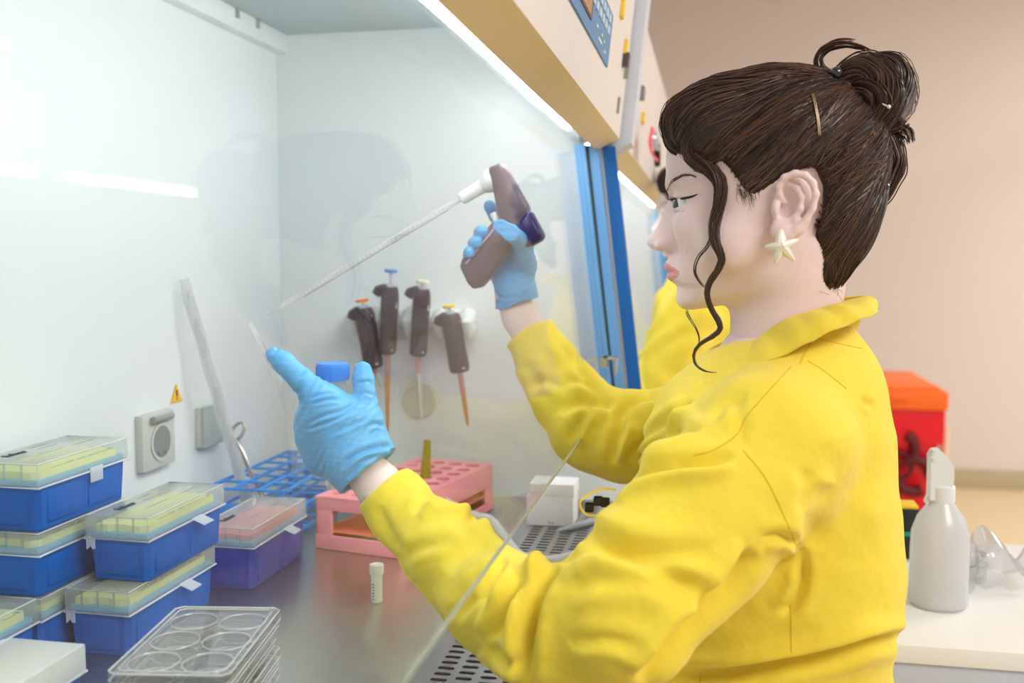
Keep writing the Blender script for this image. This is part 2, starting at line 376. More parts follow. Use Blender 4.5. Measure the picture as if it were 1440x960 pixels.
keym = mat('keypad white', (190, 205, 225), .45)
for r in range(2):
    for k in range(6):
        xx = .985+k*.027; face_patch('key', xx, xx+.016, 1.4495+r*.0125, 1.4580+r*.0125, .0012, keym, pan, .002)
for xx, zz, w in ((1.03, 1.436, .012), (1.075, 1.436, .008), (1.10, 1.4345, .006), (1.052, 1.428, .030), (1.11, 1.426, .010)):
    face_patch('indicator_mark', xx, xx+w, zz, zz+.0028, .0008, mat('panel print', (200, 226, 205), .5), pan, .002)
# things stuck on the fascias
def stick(name, u, v, w, h, m, label, cat, X, th=.004):
    p = at(u, v, 0, X); z = p[2]; o = face_patch(name, X-w/2, X+w/2, z-h/2, z+h/2, th, m, None); return tag(o, label, cat)
yel = mat('sticker yellow', (236, 196, 50), .5); blk = mat('print black', (30, 30, 30), .6)
stick('sticker', 861, 8, .02, .03, yel, 'small yellow sticker on near fascia right of the blue control panel', 'sticker', 1.245)
stick('sticker', 868, 67, .018, .018, yel, 'yellow tag above a dark switch on the near fascia', 'sticker', 1.33)
stick('key_switch', 867, 85, .014, .017, mat('switch dark', (80, 70, 80), .4), 'dark narrow key switch under the yellow tag on the fascia', 'switch', 1.33, .008)
stick('key_switch', 874, 94, .010, .03, mat('switch olive', (146, 150, 136), .4), 'grey-green slim switch beside the pale bumper', 'switch', 1.365, .006)
stick('metal_clip', 865, 148, .008, .02, mat('scuff grey', (150, 140, 130), .6), 'small grey clip low on the near fascia', 'clip', 1.325, .003)
stick('magnet', 904, 131, .04, .018, mat('magnet grey', (120, 122, 128), .4), 'small dark grey magnet high on the farther fascia', 'magnet', 1.60, .01)
stick('sticker', 914, 166, .03, .018, yel, 'yellow sticker above the pink strip on the farther fascia', 'sticker', 1.73)
pk = MB(); q = [at(905, 178, 0, 1.64), at(901, 200, 0, 1.64), at(906, 218, 0, 1.66), at(913, 226, 0, 1.70)]
g = np.array([[(x+dx, y-.012, z) for dx in np.linspace(0, .035, 4)] for x, y, z in smoothcurve(q, 10)])
pk.sheet(g, .004); tag(pk.build('ribbon', mat('ribbon pink', (250, 110, 125), .6)), 'pink ribbon strip hanging on the farther fascia by the forehead', 'ribbon')
kc = at(912, 196, 0, 1.70)
kr = MB().lathe([(.012, 0), (.014, .004), (.012, .009), (.004, .010)], (1.70, kc[1]-.004, kc[2]), (0, -1, 0), 16); kr.tube([(1.70, kc[1]-.012, kc[2]), (1.72, kc[1]-.014, kc[2]-.02), (1.735, kc[1]-.013, kc[2]-.03)], .004, 8)
ko = kr.build('hanging_keys', mat('keyring silver', (190, 192, 205), .3, metal=.6)); tag(ko, 'silver and white hanging keys beside the pink ribbon', 'keys')
MB().box((1.715, kc[1]-.018, kc[2]-.034), (1.75, kc[1]-.008, kc[2]-.012), .002, R=np.array([[.8, 0, .6], [0, 1, 0], [-.6, 0, .8]])).build('key_fob', blk, ko)

# pendant linear lamps over the room (out of frame; their reflection crosses the sash)
for k, (xa, xb) in enumerate(((3.15, 3.72), (3.95, 5.15))):
    t = thing('pendant_lamp', 'slim linear pendant lamp, %s' % ('shorter one nearer the camera' if k == 0 else 'longer one towards the far wall'), 'lamp', ((xa+xb)/2, -2.30, 2.16), 'pendant lamps')
    MB().box((xa, -2.34, 2.17), (xb, -2.26, 2.20), .004).build('lamp_housing', mat('lamp housing white', (236, 236, 236), .4), t)
    MB().tube([(xa+.01, -2.30, 2.155), (xb-.01, -2.30, 2.155)], .015, 14).build('lamp_tube', mat('pendant tube', (255, 255, 255), .4, emit=(255, 250, 240), estr=14.0), t)
    for xx in (xa+.1, xb-.1): MB().tube([(xx, -2.30, 2.20), (xx, -2.30, 2.80)], .004, 6).build('suspension_rod', alum, t)
# ================================================================== pipette tip boxes
baseblue = mat('tip box blue', (0, 88, 178), .42, spec=.25, var=.05, nscale=20)
basedeep = mat('tip box deep blue', (46, 66, 168), .32, var=.05, nscale=20)
traym = mat('tip tray blue', (70, 175, 215), .4)
lidm = thin_glass('tip box lid', (.93, .97, .97), f0=.06, gloss=.8, rough=.12, haze=.22, hazecol=(1, 1, 1))
lidm2 = thin_glass('tip box lid cloudy', (.92, .95, .98), f0=.06, gloss=.8, rough=.15, haze=.72, hazecol=(.97, .98, 1))
rimm = thin_glass('lid rim', (.95, .98, 1), f0=.08, rough=.2, haze=.8, hazecol=(1, 1, 1))
latchm = thin_glass('lid latch', (.95, .97, 1), f0=.06, rough=.2, haze=.8, hazecol=(.88, .92, .98))
cardy = mat('tip card yellow', (255, 240, 132), .7, var=.03)
cardp = mat('tip card pink', (248, 130, 138), .7, var=.03)
inkm = mat('ink navy', (40, 60, 90), .6); inkg = mat('ink grey', (110, 120, 110), .6)
def put_text(mb, s, size, O, ex, ey):
    vs, fs = text_mesh(s, size); ex = np.array(ex); ey = np.array(ey); ez = np.cross(ex, ey)
    return mb.add([np.array(O)+v[0]*ex+v[1]*ey+v[2]*ez for v in vs], fs)
BOXG = 'pipette tip boxes stacked in the cabinet'
def tip_box(label, X0, X1, Y0, Y1, Z, bh=.0385, lh=.0195, card=cardy, base=baseblue, lid=lidm, text=True, open_latch=True):
    t = thing('tip_box', label, 'pipette tip box', ((X0+X1)/2, (Y0+Y1)/2, Z), BOXG)
    L, W = X1-X0, Y1-Y0; zr = Z+bh
    # base: slightly tapering tub with raised side panels and corner ribs
    def ring(ix, z, c): return [(X0+ix+c, Y0+ix, z), (X1-ix-c, Y0+ix, z), (X1-ix, Y0+ix+c, z), (X1-ix, Y1-ix-c, z), (X1-ix-c, Y1-ix, z), (X0+ix+c, Y1-ix, z), (X0+ix, Y1-ix-c, z), (X0+ix, Y0+ix+c, z)]
    b = MB(); lv = [ring(.0045, Z, .004), ring(.0035, Z+.0015, .004), ring(.0016, zr-.002, .004), ring(.0016, zr, .004)]
    vs = [p for r in lv for p in r]; fs = [(i*8+q, i*8+(q+1) % 8, (i+1)*8+(q+1) % 8, (i+1)*8+q) for i in range(3) for q in range(8)]+[tuple(range(7, -1, -1)), tuple(24+q for q in range(8))]
    b.add(vs, fs)
    b.box((X0+.014, Y0+.0016, Z+.006), (X0+L*.46, Y0+.006, zr-.005), .0012).box((X0+L*.54, Y0+.0016, Z+.006), (X1-.014, Y0+.006, zr-.005), .0012)
    b.box((X0+.0016, Y0+.012, Z+.006), (X0+.006, Y1-.012, zr-.005), .0012)
    b.build('base', base, t, angle=30)
    # tray lip and card
    MB().box((X0+.003, Y0+.003, zr), (X1-.003, Y1-.003, zr+.0045), .001).build('tip_tray', traym, t)
    cz = zr+.0045
    cd_ = MB(); poly = [(X0+.006, Y0+.012), (X0+.012, Y0+.006), (X1-.010, Y0+.006), (X1-.006, Y0+.010), (X1-.006, Y1-.006), (X0+.006, Y1-.006), (X0+.006, Y1-.018), (X0+.009, Y1-.022), (X0+.009, Y0+.024), (X0+.006, Y0+.020)]
    cd_.prism(poly, cz, cz+.006, 2); k = cd_.build('tip_card', card, t)
    pr = MB(); 
    for q in range(26):
        xa = X0+.030+q*.0035
        if q % 5 != 4: pr.box((xa, Y0+.0085, cz+.006), (xa+.0026, Y0+.0098, cz+.0062))
    for q in range(14):
        xa = X0+.055+q*.0035
        if q % 4 != 3: pr.box((xa, Y0+.0112, cz+.006), (xa+.0026, Y0+.0121, cz+.0062))
    pr.box((X1-.014, Y0+.009, cz+.006), (X1-.0095, Y0+.0135, cz+.0063)); pr.build('printed_lines', inkg, k)
    # lid: open shell
    zt = zr+lh; th = .0009; l = MB()
    l.box((X0, Y0, zt-.0012), (X1, Y1, zt), .0005)
    l.box((X0, Y0, zr-.001), (X1, Y0+th, zt-.0012)).box((X0, Y1-th, zr-.001), (X1, Y1, zt-.0012)).box((X0, Y0+th, zr-.001), (X0+th, Y1-th, zt-.0012)).box((X1-th, Y0+th, zr-.001), (X1, Y1-th, zt-.0012))
    for f_ in (.25, .5, .75): l.box((X0+.0009, Y0+W*f_-.0008, zr+.004), (X0+.002, Y0+W*f_+.0008, zt-.0012))
    lo = l.build('lid', lid, t)
    r = MB(); e = .0011
    r.tube([(X0-e/2, Y0-e/2, zr-.0008), (X1+e/2, Y0-e/2, zr-.0008), (X1+e/2, Y1+e/2, zr-.0008), (X0-e/2, Y1+e/2, zr-.0008)], .0009, 6, close=True)
    r.tube([(X0+.001, Y0+.001, zt-.0003), (X1-.001, Y0+.001, zt-.0003), (X1-.001, Y1-.001, zt-.0003), (X0+.001, Y1-.001, zt-.0003)], .0006, 6, close=True)
    r.build('lid_rim', rimm, lo)
    # hinge tab with notch at the far corner of the short side, latch on the long side
    h = MB(); hz = .011
    h.prism([(Y1-.001, zr), (Y1-.001, zr-hz), (Y1-.0035, zr-hz+.002), (Y1-.005, zr-hz+.004), (Y1-.0065, zr-hz+.001), (Y1-.009, zr-hz+.001), (Y1-.009, zr)], X0-.0006, X0+.0006)
    h.build('hinge_tab', latchm, lo)
    xm = X0+L*.60; la = MB()
    if open_latch: la.add([(xm-.009, Y0-.0004, zr+.001), (xm+.009, Y0-.0004, zr+.001), (xm+.009, Y0-.013, zr-.004), (xm-.009, Y0-.013, zr-.004), (xm-.009, Y0-.0004, zr), (xm+.009, Y0-.0004, zr), (xm+.009, Y0-.013, zr-.005), (xm-.009, Y0-.013, zr-.005)], [(0, 1, 2, 3), (7, 6, 5, 4), (0, 1, 5, 4), (1, 2, 6, 5), (2, 3, 7, 6), (3, 0, 4, 7)])
    else: la.box((xm-.009, Y0-.002, zr-.011), (xm+.009, Y0-.0008, zr+.003), .0004)
    la.build('latch', latchm, lo)
    if text:
        tx = MB(); ex, ey = (1, 0, 0), (0, 1, 0)
        put_text(tx, 'fisher', .0125, (X0+.036, Y1-.017, zt+.0001), ex, ey)
        tx.build('lid_print', inkm, lo)
        ln = MB()
        for (xa, ya, n) in ((X0+.062, Y1-.012, 6), (X0+.06, Y1-.022, 7), (X0+.035, Y1-.040, 9), (X0+.085, Y1-.040, 8)):
            for q in range(n): ln.box((xa+q*.004, ya, zt), (xa+q*.004+.003, ya+.0012, zt+.0001))
        ln.build('lid_small_print', inkg, lo)
    return t
zl = [WZ, WZ+.0565, WZ+.113]
tip_box('blue tip box at the bottom of the left stack against the back wall', .722, .850, .548, .612, WZ, bh=.037, lh=.0185, open_latch=False, text=False)
tip_box('blue tip box in the middle of the three-high left stack', .722, .850, .548, .612, WZ+.0560, bh=.037, lh=.0185, open_latch=False, text=False)
tip_box('blue tip box with yellow card on top of the left stack, highest of all', .722, .852, .546, .612, WZ+.1120, bh=.039, open_latch=False)
tip_box('lower blue tip box of the middle pair, partly covered by the clear well plates', .745, .895, .481, .542, WZ, bh=.0385)
tip_box('upper blue tip box of the middle pair, yellow card and open latch', .768, .905, .475, .536, WZ+.0585, bh=.0385)
tip_box('blue tip box with yellow card at the left edge in front of the left stack', .590, .7195, .549, .612, WZ, bh=.038)
tip_box('tip box with cloudy pale lid in the bottom left corner', .505, .634, .446, .508, WZ, bh=.040, lid=lidm2, card=cardy, text=False, open_latch=False)
tip_box('dark blue tip box with pink card next to the pink rack', .927, 1.062, .455, .518, WZ, bh=.046, card=cardp, base=basedeep)

# ================================================================== clear six-well plates (stack of four)
platem = thin_glass('clear polystyrene', (.955, .97, .97), f0=.10, gloss=1.3, rough=.03, haze=.035, hazecol=(.95, .97, .97))
platee = thin_glass('clear polystyrene edge', (.95, .97, .97), f0=.12, rough=.1, haze=.65, hazecol=(1, 1, 1))
def well_plate(label, cx, cy, z, ang):
    t = thing('well_plate', label, 'well plate', (cx, cy, z), 'stack of clear six-well plates')
    L, W, H = .1285, .0825, .0150; R = rotz(ang)
    def fin(mb, n, m, p=None): 
        mb.xform(R, (cx, cy, z)); return mb.build(n, m, p or t)
    def rim(hl, hw, zz, c): return [(-hl+c, -hw, zz), (hl-c, -hw, zz), (hl, -hw+c, zz), (hl, hw-c, zz), (hl-c, hw, zz), (-hl+c, hw, zz), (-hl, hw-c, zz), (-hl, -hw+c, zz)]
    b = MB(); a = rim(L/2, W/2, 0, .005); a2 = rim(L/2, W/2, .003, .005); c1 = rim(L/2-.002, W/2-.002, .003, .005); c2 = rim(L/2-.002, W/2-.002, H-.003, .005)
    vs = a+a2+c1+c2; fs = [(i*8+q, i*8+(q+1) % 8, (i+1)*8+(q+1) % 8, (i+1)*8+q) for i in range(3) for q in range(8)]; b.add(vs, fs)
    b.add(rim(L/2-.003, W/2-.003, H-.0035, .005), [tuple(range(8))])
    fin(b, 'plate_body', platem)
    w = MB()
    for i in range(3):
        for j in range(2):
            x = (i-1)*.0395; y = (j-.5)*.0385
            w.lathe([(.0168, H-.0035), (.0178, H-.0028), (.0178, H-.002), (.0168, H-.002), (.0165, .002), (.0001, .0018)], (x, y, 0), n=32, cap=False)
    fin(w, 'wells', platem)
    wr = MB()
    for i in range(3):
        for j in range(2):
            x = (i-1)*.0395; y = (j-.5)*.0385; an = np.linspace(0, 2*PI, 33)[:-1]
            wr.tube([(x+.0175*math.cos(q), y+.0175*math.sin(q), H-.002) for q in an], .0006, 6, close=True)
            wr.tube([(x+.0165*math.cos(q), y+.0165*math.sin(q), .002) for q in an], .0005, 6, close=True)
    fin(wr, 'well_rims', platee)
    l = MB(); l.add(rim(L/2+.0008, W/2+.0008, H, .005), [tuple(range(8))]); o1 = rim(L/2+.0008, W/2+.0008, H, .005); o2 = rim(L/2+.0012, W/2+.0012, H-.007, .005)
    l.add(o1+o2, [(q, (q+1) % 8, 8+(q+1) % 8, 8+q) for q in range(8)])
    lo = fin(l, 'lid', platem)
    e = MB(); e.tube(o1, .0007, 6, close=True).tube(o2, .0006, 6, close=True).tube(rim(L/2-.004, W/2-.004, H+.0002, .004), .0005, 6, close=True)
    fin(e, 'lid_edge', platee, lo)
    e2 = MB(); e2.tube(a2, .0006, 6, close=True); fin(e2, 'plate_foot', platee)
for k, (dx, dy, nm) in enumerate(((0, .002, 'bottom one of the stack of four'), (.001, .0015, 'second from the bottom of the stack'), (-.003, .003, 'second from the top of the stack, jutting out'), (0, 0, 'uppermost of the stack beside the tip boxes'))):
    well_plate('clear six-well culture plate, '+nm, .655+dx, .365+dy, WZ+.0002+k*.0156, math.radians(9))

# ================================================================== blue test tube rack with things standing in it
rackb = mat('rack blue plastic', (0, 140, 232), .4)
rx0, rx1, ry0, ry1, rzt = 1.098, 1.335, .497, .598, .925
tr_ = thing('test_tube_rack', 'bright blue open grid test tube rack behind the pink tip box', 'rack', ((rx0+rx1)/2, (ry0+ry1)/2, WZ))
def gridframe(z, th, w):
    m_ = MB()
    for y in np.linspace(ry0, ry1, 4): m_.box((rx0, y-w/2, z-th), (rx1, y+w/2, z), .0008)
    for x in np.linspace(rx0, rx1, 7): m_.box((x-w/2, ry0, z-th*.9), (x+w/2, ry1, z-.0003), .0008)
    return m_
gridframe(rzt, .004, .0038).build('top_grid', rackb, tr_)
gridframe(rzt-.030, .004, .0035).build('middle_grid', rackb, tr_)
gridframe(WZ+.006, .004, .0035).build('bottom_grid', rackb, tr_)
for x in (rx0+.001, rx1-.001):
    for y0_, y1_ in ((ry0, ry0+.014), (ry1-.014, ry1)):
        MB().box((x-.002, y0_, WZ), (x+.002, y1_, rzt-.001), .001).build('rack_post', rackb, tr_)
    for z in (rzt-.032, WZ+.0): MB().box((x-.002, ry0, z), (x+.002, ry1, z+.010), .001).build('rack_rail', rackb, tr_)
clearp = thin_glass('clear wrapper', (.96, .97, .97), f0=.08, rough=.15, haze=.42, hazecol=(.97, .98, .98))
clearp2 = thin_glass('clear wrapper thin', (.97, .98, .98), f0=.05, gloss=.5, rough=.3, haze=.10, hazecol=(.97, .98, .98))
glassy = thin_glass('clear tube plastic', (.96, .97, .97), f0=.07, rough=.05, haze=.22, hazecol=(.97, .98, .98))
gradm = mat('graduation print', (120, 120, 125), .6)
# wrapped serological pipette leaning on the back wall
A = at(350, 712, 2, .885); B = at(258, 392, 1, YB-.012)
t = thing('serological_pipette', 'clear wrapped serological pipette standing in the blue rack and leaning on back wall', 'pipette', A)
d = (B-A)/np.linalg.norm(B-A); s_ = np.cross(d, FW); s_ /= np.linalg.norm(s_); nrm = np.cross(d, s_)
g = []
for q in np.linspace(0, 1, 40):
    wv = .0075*(1-.25*max(0, (q-.93)/.07)); c = A+(B-A)*q+nrm*.0015*math.sin(q*23)
    g.append([c+s_*wv*k+nrm*(.003*math.cos(k*PI/2)+.0008*math.sin(q*60+k*3)) for k in np.linspace(-1, 1, 7)])
MB().sheet(np.array(g), .0003).build('wrapper', clearp, t)
pb = MB().tube([A+(B-A)*q-nrm*.001 for q in np.linspace(.02, .95, 20)], .0048, 12); pb.build('pipette_tube', thin_glass('pipette plastic', (.97, .98, .98), f0=.08, rough=.05, haze=.35, hazecol=(1, 1, 1)), t)
gm = MB()
for q in np.linspace(.08, .9, 30):
    c = A+(B-A)*q; gm.tube([c-nrm*.0058-s_*.003, c-nrm*.0062, c-nrm*.0058+s_*.003], .0004, 5)
gm.build('graduations', gradm, t)
# thinner empty wrapper, curving
C_ = smoothcurve([at(420, 668, 0, 1.17), at(412, 600, 0, 1.17), at(392, 540, 0, 1.16), at(366, 480, 0, 1.15), at(350, 452, 0, 1.15)], 30)
t = thing('pipette_wrapper', 'faint empty clear pipette wrapper curving up from the blue rack behind the glove', 'wrapper', C_[0])
g = []
for i, c in enumerate(C_):
    w = .0075*(1-.85*(i/29)**1.2); dd = C_[min(i+1, 29)]-C_[max(i-1, 0)]; dd /= np.linalg.norm(dd); s2 = np.cross(dd, FW); s2 /= np.linalg.norm(s2)
    g.append([c+s2*w*k+np.array([.003*math.cos(k*2+i*.3), 0, 0]) for k in np.linspace(-1, 1, 7)])
MB().sheet(np.array(g), .0003).build('wrapper_film', clearp2, t)
# scissors / forceps with ring handle
steel2 = mat('polished steel', (196, 192, 184), .22, metal=.95)
t = thing('scissors', 'steel surgical scissors standing in the blue rack, ring handle up', 'scissors', at(372, 706, 0, 1.16))
c = at(333, 606, 0, 1.15); rr = []
for q in np.linspace(0, 2*PI, 29)[:-1]: rr.append(c+np.array([.006*math.sin(q), -.0082*math.cos(q)-.002*math.sin(q), .0105*math.sin(q)]))
MB().tube(rr, .0014, 8, close=True).tube([c+np.array([0, .003, -.010]), at(341, 635, 0, 1.15), at(356, 672, 0, 1.155)], [.0018, .0025, .003], 8).build('handle', steel2, t)
rr2 = [p+np.array([.018, .007, -.004]) for p in rr]
MB().tube(rr2, .0014, 8, close=True).tube([c+np.array([.018, .008, -.013]), at(345, 650, 0, 1.165), at(356, 672, 0, 1.16)], [.0018, .0022, .003], 8).build('handle', steel2, t)
MB().tube([at(354, 668, 0, 1.155), at(363, 690, 0, 1.157), at(371, 706, 0, 1.16)], [.0032, .0026, .001], 8, flat=.5).build('blade', steel2, t)
MB().tube([at(356, 668, 0, 1.160), at(366, 688, 0, 1.162), at(377, 706, 0, 1.165)], [.0030, .0026, .001], 8, flat=.5).build('blade', steel2, t)
MB().lathe([(.0022, -.003), (.0025, .003)], at(356, 672, 0, 1.157), (1, 0, 0), 12).build('pivot_screw', steel2, t)
# small clear tube standing between the racks
p = at(458, 702, 2, WZ+.055)
t = thing('sample_tube', 'small clear tube standing between the blue rack and the pink rack', 'tube', (p[0]+.02, p[1], WZ))
pp = (p[0]+.02, p[1], WZ)
MB().lathe([(.004, 0), (.0065, .012), (.0068, .07), (.0060, .07), (.0057, .013), (.001, .004)], pp, n=20, cap=False).build('tube_body', glassy, t)
MB().lathe([(.0085, .068), (.0085, .080), (.008, .081), (.001, .081)], pp, n=20).build('tube_cap', glassy, t)

# ================================================================== pink rack
pinkm = mat('rack pink plastic', (252, 152, 172), .42, var=.03)
ang = math.radians(-12); R = rotz(ang); O = np.array([1.087, .454, WZ])       # near-left bottom corner; local x = length, local -y = width
L_, W_, H_ = .25, .116, .063
t = thing('microtube_rack', 'pink plastic microtube rack with round holes behind the yellow sleeve', 'rack', O+R@np.array([L_/2, -W_/2, 0]))
def pk_(mb, n, par=None, m=pinkm): mb.xform(R, O); return mb.build(n, m, par or t)
tp = MB(); nx, ny = 8, 4; px_, py_ = (L_-.016)/nx, (W_-.012)/ny; n = 24
for i in range(nx):
    for j in range(ny):
        cx = .008+(i+.5)*px_; cy = -.006-(j+.5)*py_; rr_ = .0095
        outer = []; inner = []
        for q in range(n):
            a_ = 2*PI*q/n+PI/n*0; c_, s_2 = math.cos(a_), math.sin(a_); k_ = min((px_/2)/(abs(c_)+1e-9), (py_/2)/(abs(s_2)+1e-9))
            outer.append((cx+c_*k_, cy+s_2*k_, H_)); inner.append((cx+c_*rr_, cy+s_2*rr_, H_))
        low = [(x, y, H_-.018) for x, y, z in inner]
        # corner points so cells close: quads ring
        tp.add(outer+inner+low, [(q, (q+1) % n, n+(q+1) % n, n+q) for q in range(n)]+[(n+q, n+(q+1) % n, 2*n+(q+1) % n, 2*n+q) for q in range(n)])
        for sx in (-1, 1):
            for sy in (-1, 1):
                q0 = min(range(n), key=lambda q: (outer[q][0]-(cx+sx*px_/2))**2+(outer[q][1]-(cy+sy*py_/2))**2)
                for dq in (-1, 1):
                    a1, a2 = outer[q0], outer[(q0+dq) % n]; tp.add([a1, a2, (cx+sx*px_/2, cy+sy*py_/2, H_)], [(0, 1, 2)])
tp.box((0, -.006, H_-.004), (L_, 0, H_), .0006).box((0, -W_, H_-.004), (L_, -W_+.006, H_), .0006).box((0, -W_+.006, H_-.004), (.008, -.006, H_), .0002).box((L_-.008, -W_+.006, H_-.004), (L_, -.006, H_), .0002)
pk_(tp, 'top_plate')
sd_ = MB()
for y in (0, -W_+.004):   # long sides: upper band, lower band, end pillars
    sd_.box((0, y-.004, H_*.52), (L_, y, H_-.002), .001).box((0, y-.005, 0), (L_, y+.0005, .011), .002)
    sd_.box((0, y-.004, .009), (.022, y, H_*.53), .001).box((L_-.022, y-.004, .009), (L_, y, H_*.53), .001)
pk_(sd_, 'side_frame')
for x in (0, L_-.004):
    e = MB(); e.box((x, -W_, H_*.74), (x+.004, 0, H_-.002), .001).box((x-.001, -W_-.001, 0), (x+.005, .001, H_*.27), .002).box((x, -.022, H_*.26), (x+.004, 0, H_*.75), .001).box((x, -W_, H_*.26), (x+.004, -W_+.022, H_*.75), .001)
    pk_(e, 'end_handle')
pk_(MB().box((.004, -W_+.004, .020), (L_-.004, -.004, .022), .0004), 'middle_shelf', m=mat('rack coral inside', (255, 132, 120), .45))
# olive marker standing in it
p0 = O+R@np.array([.135, -.075, .022]); p1 = at(598, 672, 0, p0[0]); p2 = at(601, 618, 0, p0[0]); p0 = p1+(p1-p2)*.72
t = thing('pen', 'olive green tapered pen with white base standing in the pink rack', 'pen', p0)
MB().tube([p0, p1+(p2-p1)*.05], .0042, 14).build('pen_base', mat('pen white', (240, 240, 240), .4), t)
MB().tube([p1, p1+(p2-p1)*.98, p2], [.0072, .0048, .0038], 14, flat=.6).build('pen_cap', mat('olive plastic', (150, 132, 30), .4), t)

# ================================================================== cryovial, carton, hose
p = at(530, 846, 2, WZ)
t = thing('cryovial', 'small white cryovial standing upright on the steel work surface', 'vial', p)
vm = mat('vial white', (232, 236, 232), .4)
MB().lathe([(.0045, 0), (.0056, .001), (.0056, .028), (.0050, .029)], p, n=24).build('vial_body', vm, t)
MB().lathe([(.0066, .0285), (.0070, .0295), (.0070, .0375), (.0066, .0385), (.004, .0385), (.0035, .0375)], p, n=24).build('screw_cap', mat('vial cap white', (246, 248, 240), .4), t)
lab = MB()
for q in range(6): lab.box((p[0]-.0058, p[1]+.0008, p[2]+.004+q*.003), (p[0]-.0052, p[1]+.0018+.0006*(q % 3), p[2]+.0048+q*.003))
lab.build('vial_print', inkm, t)
x, y = 1.236, .228
t = thing('slide_carton', 'small white cardboard box standing on the front grille', 'box', (x+.02, .195, WZ))
cm = mat('carton white', (240, 243, 245), .55)
MB().box((x, .168, WZ+.0004), (x+.048, .228, WZ+.0385), .0008).build('carton_body', cm, t)
lid_ = MB().box((x+.001, .167, WZ+.0390), (x+.049, .2245, WZ+.0545), .0008); lid_.build('carton_flap', mat('carton flap', (248, 250, 250), .55), t)
MB().box((x-.0003, .193, WZ+.004), (x+.0002, .196, WZ+.0052)).box((x-.0003, .198, WZ+.004), (x+.0002, .2, WZ+.0056)).build('carton_print', inkg, t)
hp = smoothcurve([at(600, 690, 0, 1.20), at(660, 722, 0, 1.15), at(690, 730, 2, .885), at(708, 752, 2, .872), at(735, 782, 2, .8655), at(775, 787, 2, .8655), at(822, 774, 2, .8655), (1.22, .10, .8655), (1.33, .12, .8655)], 70)
ho = MB().tube(hp, .0052, 14).build('vacuum_hose', thin_glass('silicone hose', (.9, .92, .93), f0=.06, rough=.2, haze=.85, hazecol=(.95, .96, .97)))
tag(ho, 'translucent white vacuum hose looping over the perforated grille', 'hose')
sp = at(845, 738, 2, WZ+.003)
MBs = MB().tube([at(785, 746, 2, WZ+.002), at(800, 742, 2, WZ+.004), at(835, 732, 2, WZ+.004)], [.001, .004, .005], 12)
tag(MBs.build('spatula', mat('spatula grey', (170, 180, 190), .4)), 'grey blunt nozzle lying on the grille right of the white box', 'nozzle')

# ================================================================== micropipettes on the wall holder
hm = mat('holder pale grey', (228, 232, 228), .45); pm = mat('pipette dark grey', (62, 54, 66), .42); pm2 = mat('pipette grey collar', (200, 202, 210), .4)
HX = 1.352
t = thing('pipette_holder', 'pale grey scalloped wall holder with four micropipettes', 'holder', at(570, 448, 0, XW))
pL, pR = at(486, 447, 0, HX), at(662, 452, 0, HX)
MB().box((XW-.012, pR[1], pL[2]-.012), (XW, pL[1], pL[2]+.012), .003).build('wall_rail', hm, t)
for q in (.06, .235, .34, .52, .60, .76, .83, .97):
    c = pL+(pR-pL)*q
    MB().tube([(XW-.010, c[1], c[2]+.006), (XW-.030, c[1], c[2]+.008), (XW-.046, c[1]-.001, c[2]-.004), (XW-.040, c[1]-.002, c[2]-.016), (XW-.012, c[1], c[2]-.012)], [.010, .0115, .0115, .0095, .0095], 12).build('hook', hm, t)
def micropipette(label, uv_top, uv_bot, plunger, capcol, tipcol, uvt):
    X = HX-.022; a = at(*uv_top, 0, X); b = at(*uv_bot, 0, X+.004)
    t = thing('micropipette', label, 'micropipette', b, 'dark micropipettes on the wall holder')
    d = (a-b)/np.linalg.norm(a-b); s = np.cross([1, 0, 0], d); s /= np.linalg.norm(s); L = np.linalg.norm(a-b)
    # body outline, shaped grip with rounded profile
    pts = [b+d*L*q for q in (0, .03, .12, .4, .7, .86, .95, 1.0)]
    MB().tube(pts, [.0095, .0118, .0124, .0118, .0124, .0124, .0112, .0095], 16, flat=1.15).build('grip', pm, t)
    # finger hook towards the right
    h = a-d*.006; MB().tube([h+s*.002, h-s*.010+d*.002, h-s*.017-d*.001, h-s*.0205-d*.006], [.0085, .0075, .0080, .0065], 12).build('finger_hook', pm, t)
    MB().box(a+s*.007-d*.020+[-.006, -.0045, -.010], a+s*.007-d*.020+[.004, .0045, .010], .001).build('volume_window', pm2, t)
    MB().tube([a, a+d*plunger], .0022, 10).tube([a, a+d*.004], .0065, 12).build('plunger', pm2, t)
    MB().lathe([(.0085, 0), (.0092, .001), (.0092, .0032), (.0085, .0042)], a+d*plunger, d, 20).build('push_button', mat('button '+capcol[0], capcol[1], .4), t)
    MB().box(b+s*.004+d*.006+[-.010, -.006, -.0013], b+s*.004+d*.006+[.0, .006, .0013], .0006).build('ejector_collar', pm2, t)
    c = at(*uvt, 0, X+.008); 
    MB().tube([b, b+(c-b)*.30, b+(c-b)*.36], [.0042, .0035, .0028], 12).build('shaft', mat('shaft rose', (188, 140, 140), .35), t)
    MB().tube([b+(c-b)*.28, b+(c-b)*.5, b+(c-b)*.9, c], [.0040, .0036, .0024, .0015], 12).build('tip_cone', tipcol, t)
tA = mat('tip amber', (196, 130, 96), .3); tB = mat('tip grey', (196, 196, 200), .3)
micropipette('dark micropipette with orange button, leftmost on the wall holder', (511, 433), (526, 517), .0085, ('orange', (245, 132, 30)), tB, (538, 545))
micropipette('dark micropipette with blue button raised highest', (549, 403), (545, 497), .020, ('blue', (70, 140, 225)), tA, (545, 608))
micropipette('dark micropipette with cream button, third on the wall holder', (594, 406), (588, 500), .008, ('cream', (232, 226, 196)), tB, (592, 588))
micropipette('dark micropipette with yellow button, rightmost on the wall holder', (633, 441), (647, 523), .0085, ('yellow', (248, 200, 20)), tA, (658, 598))

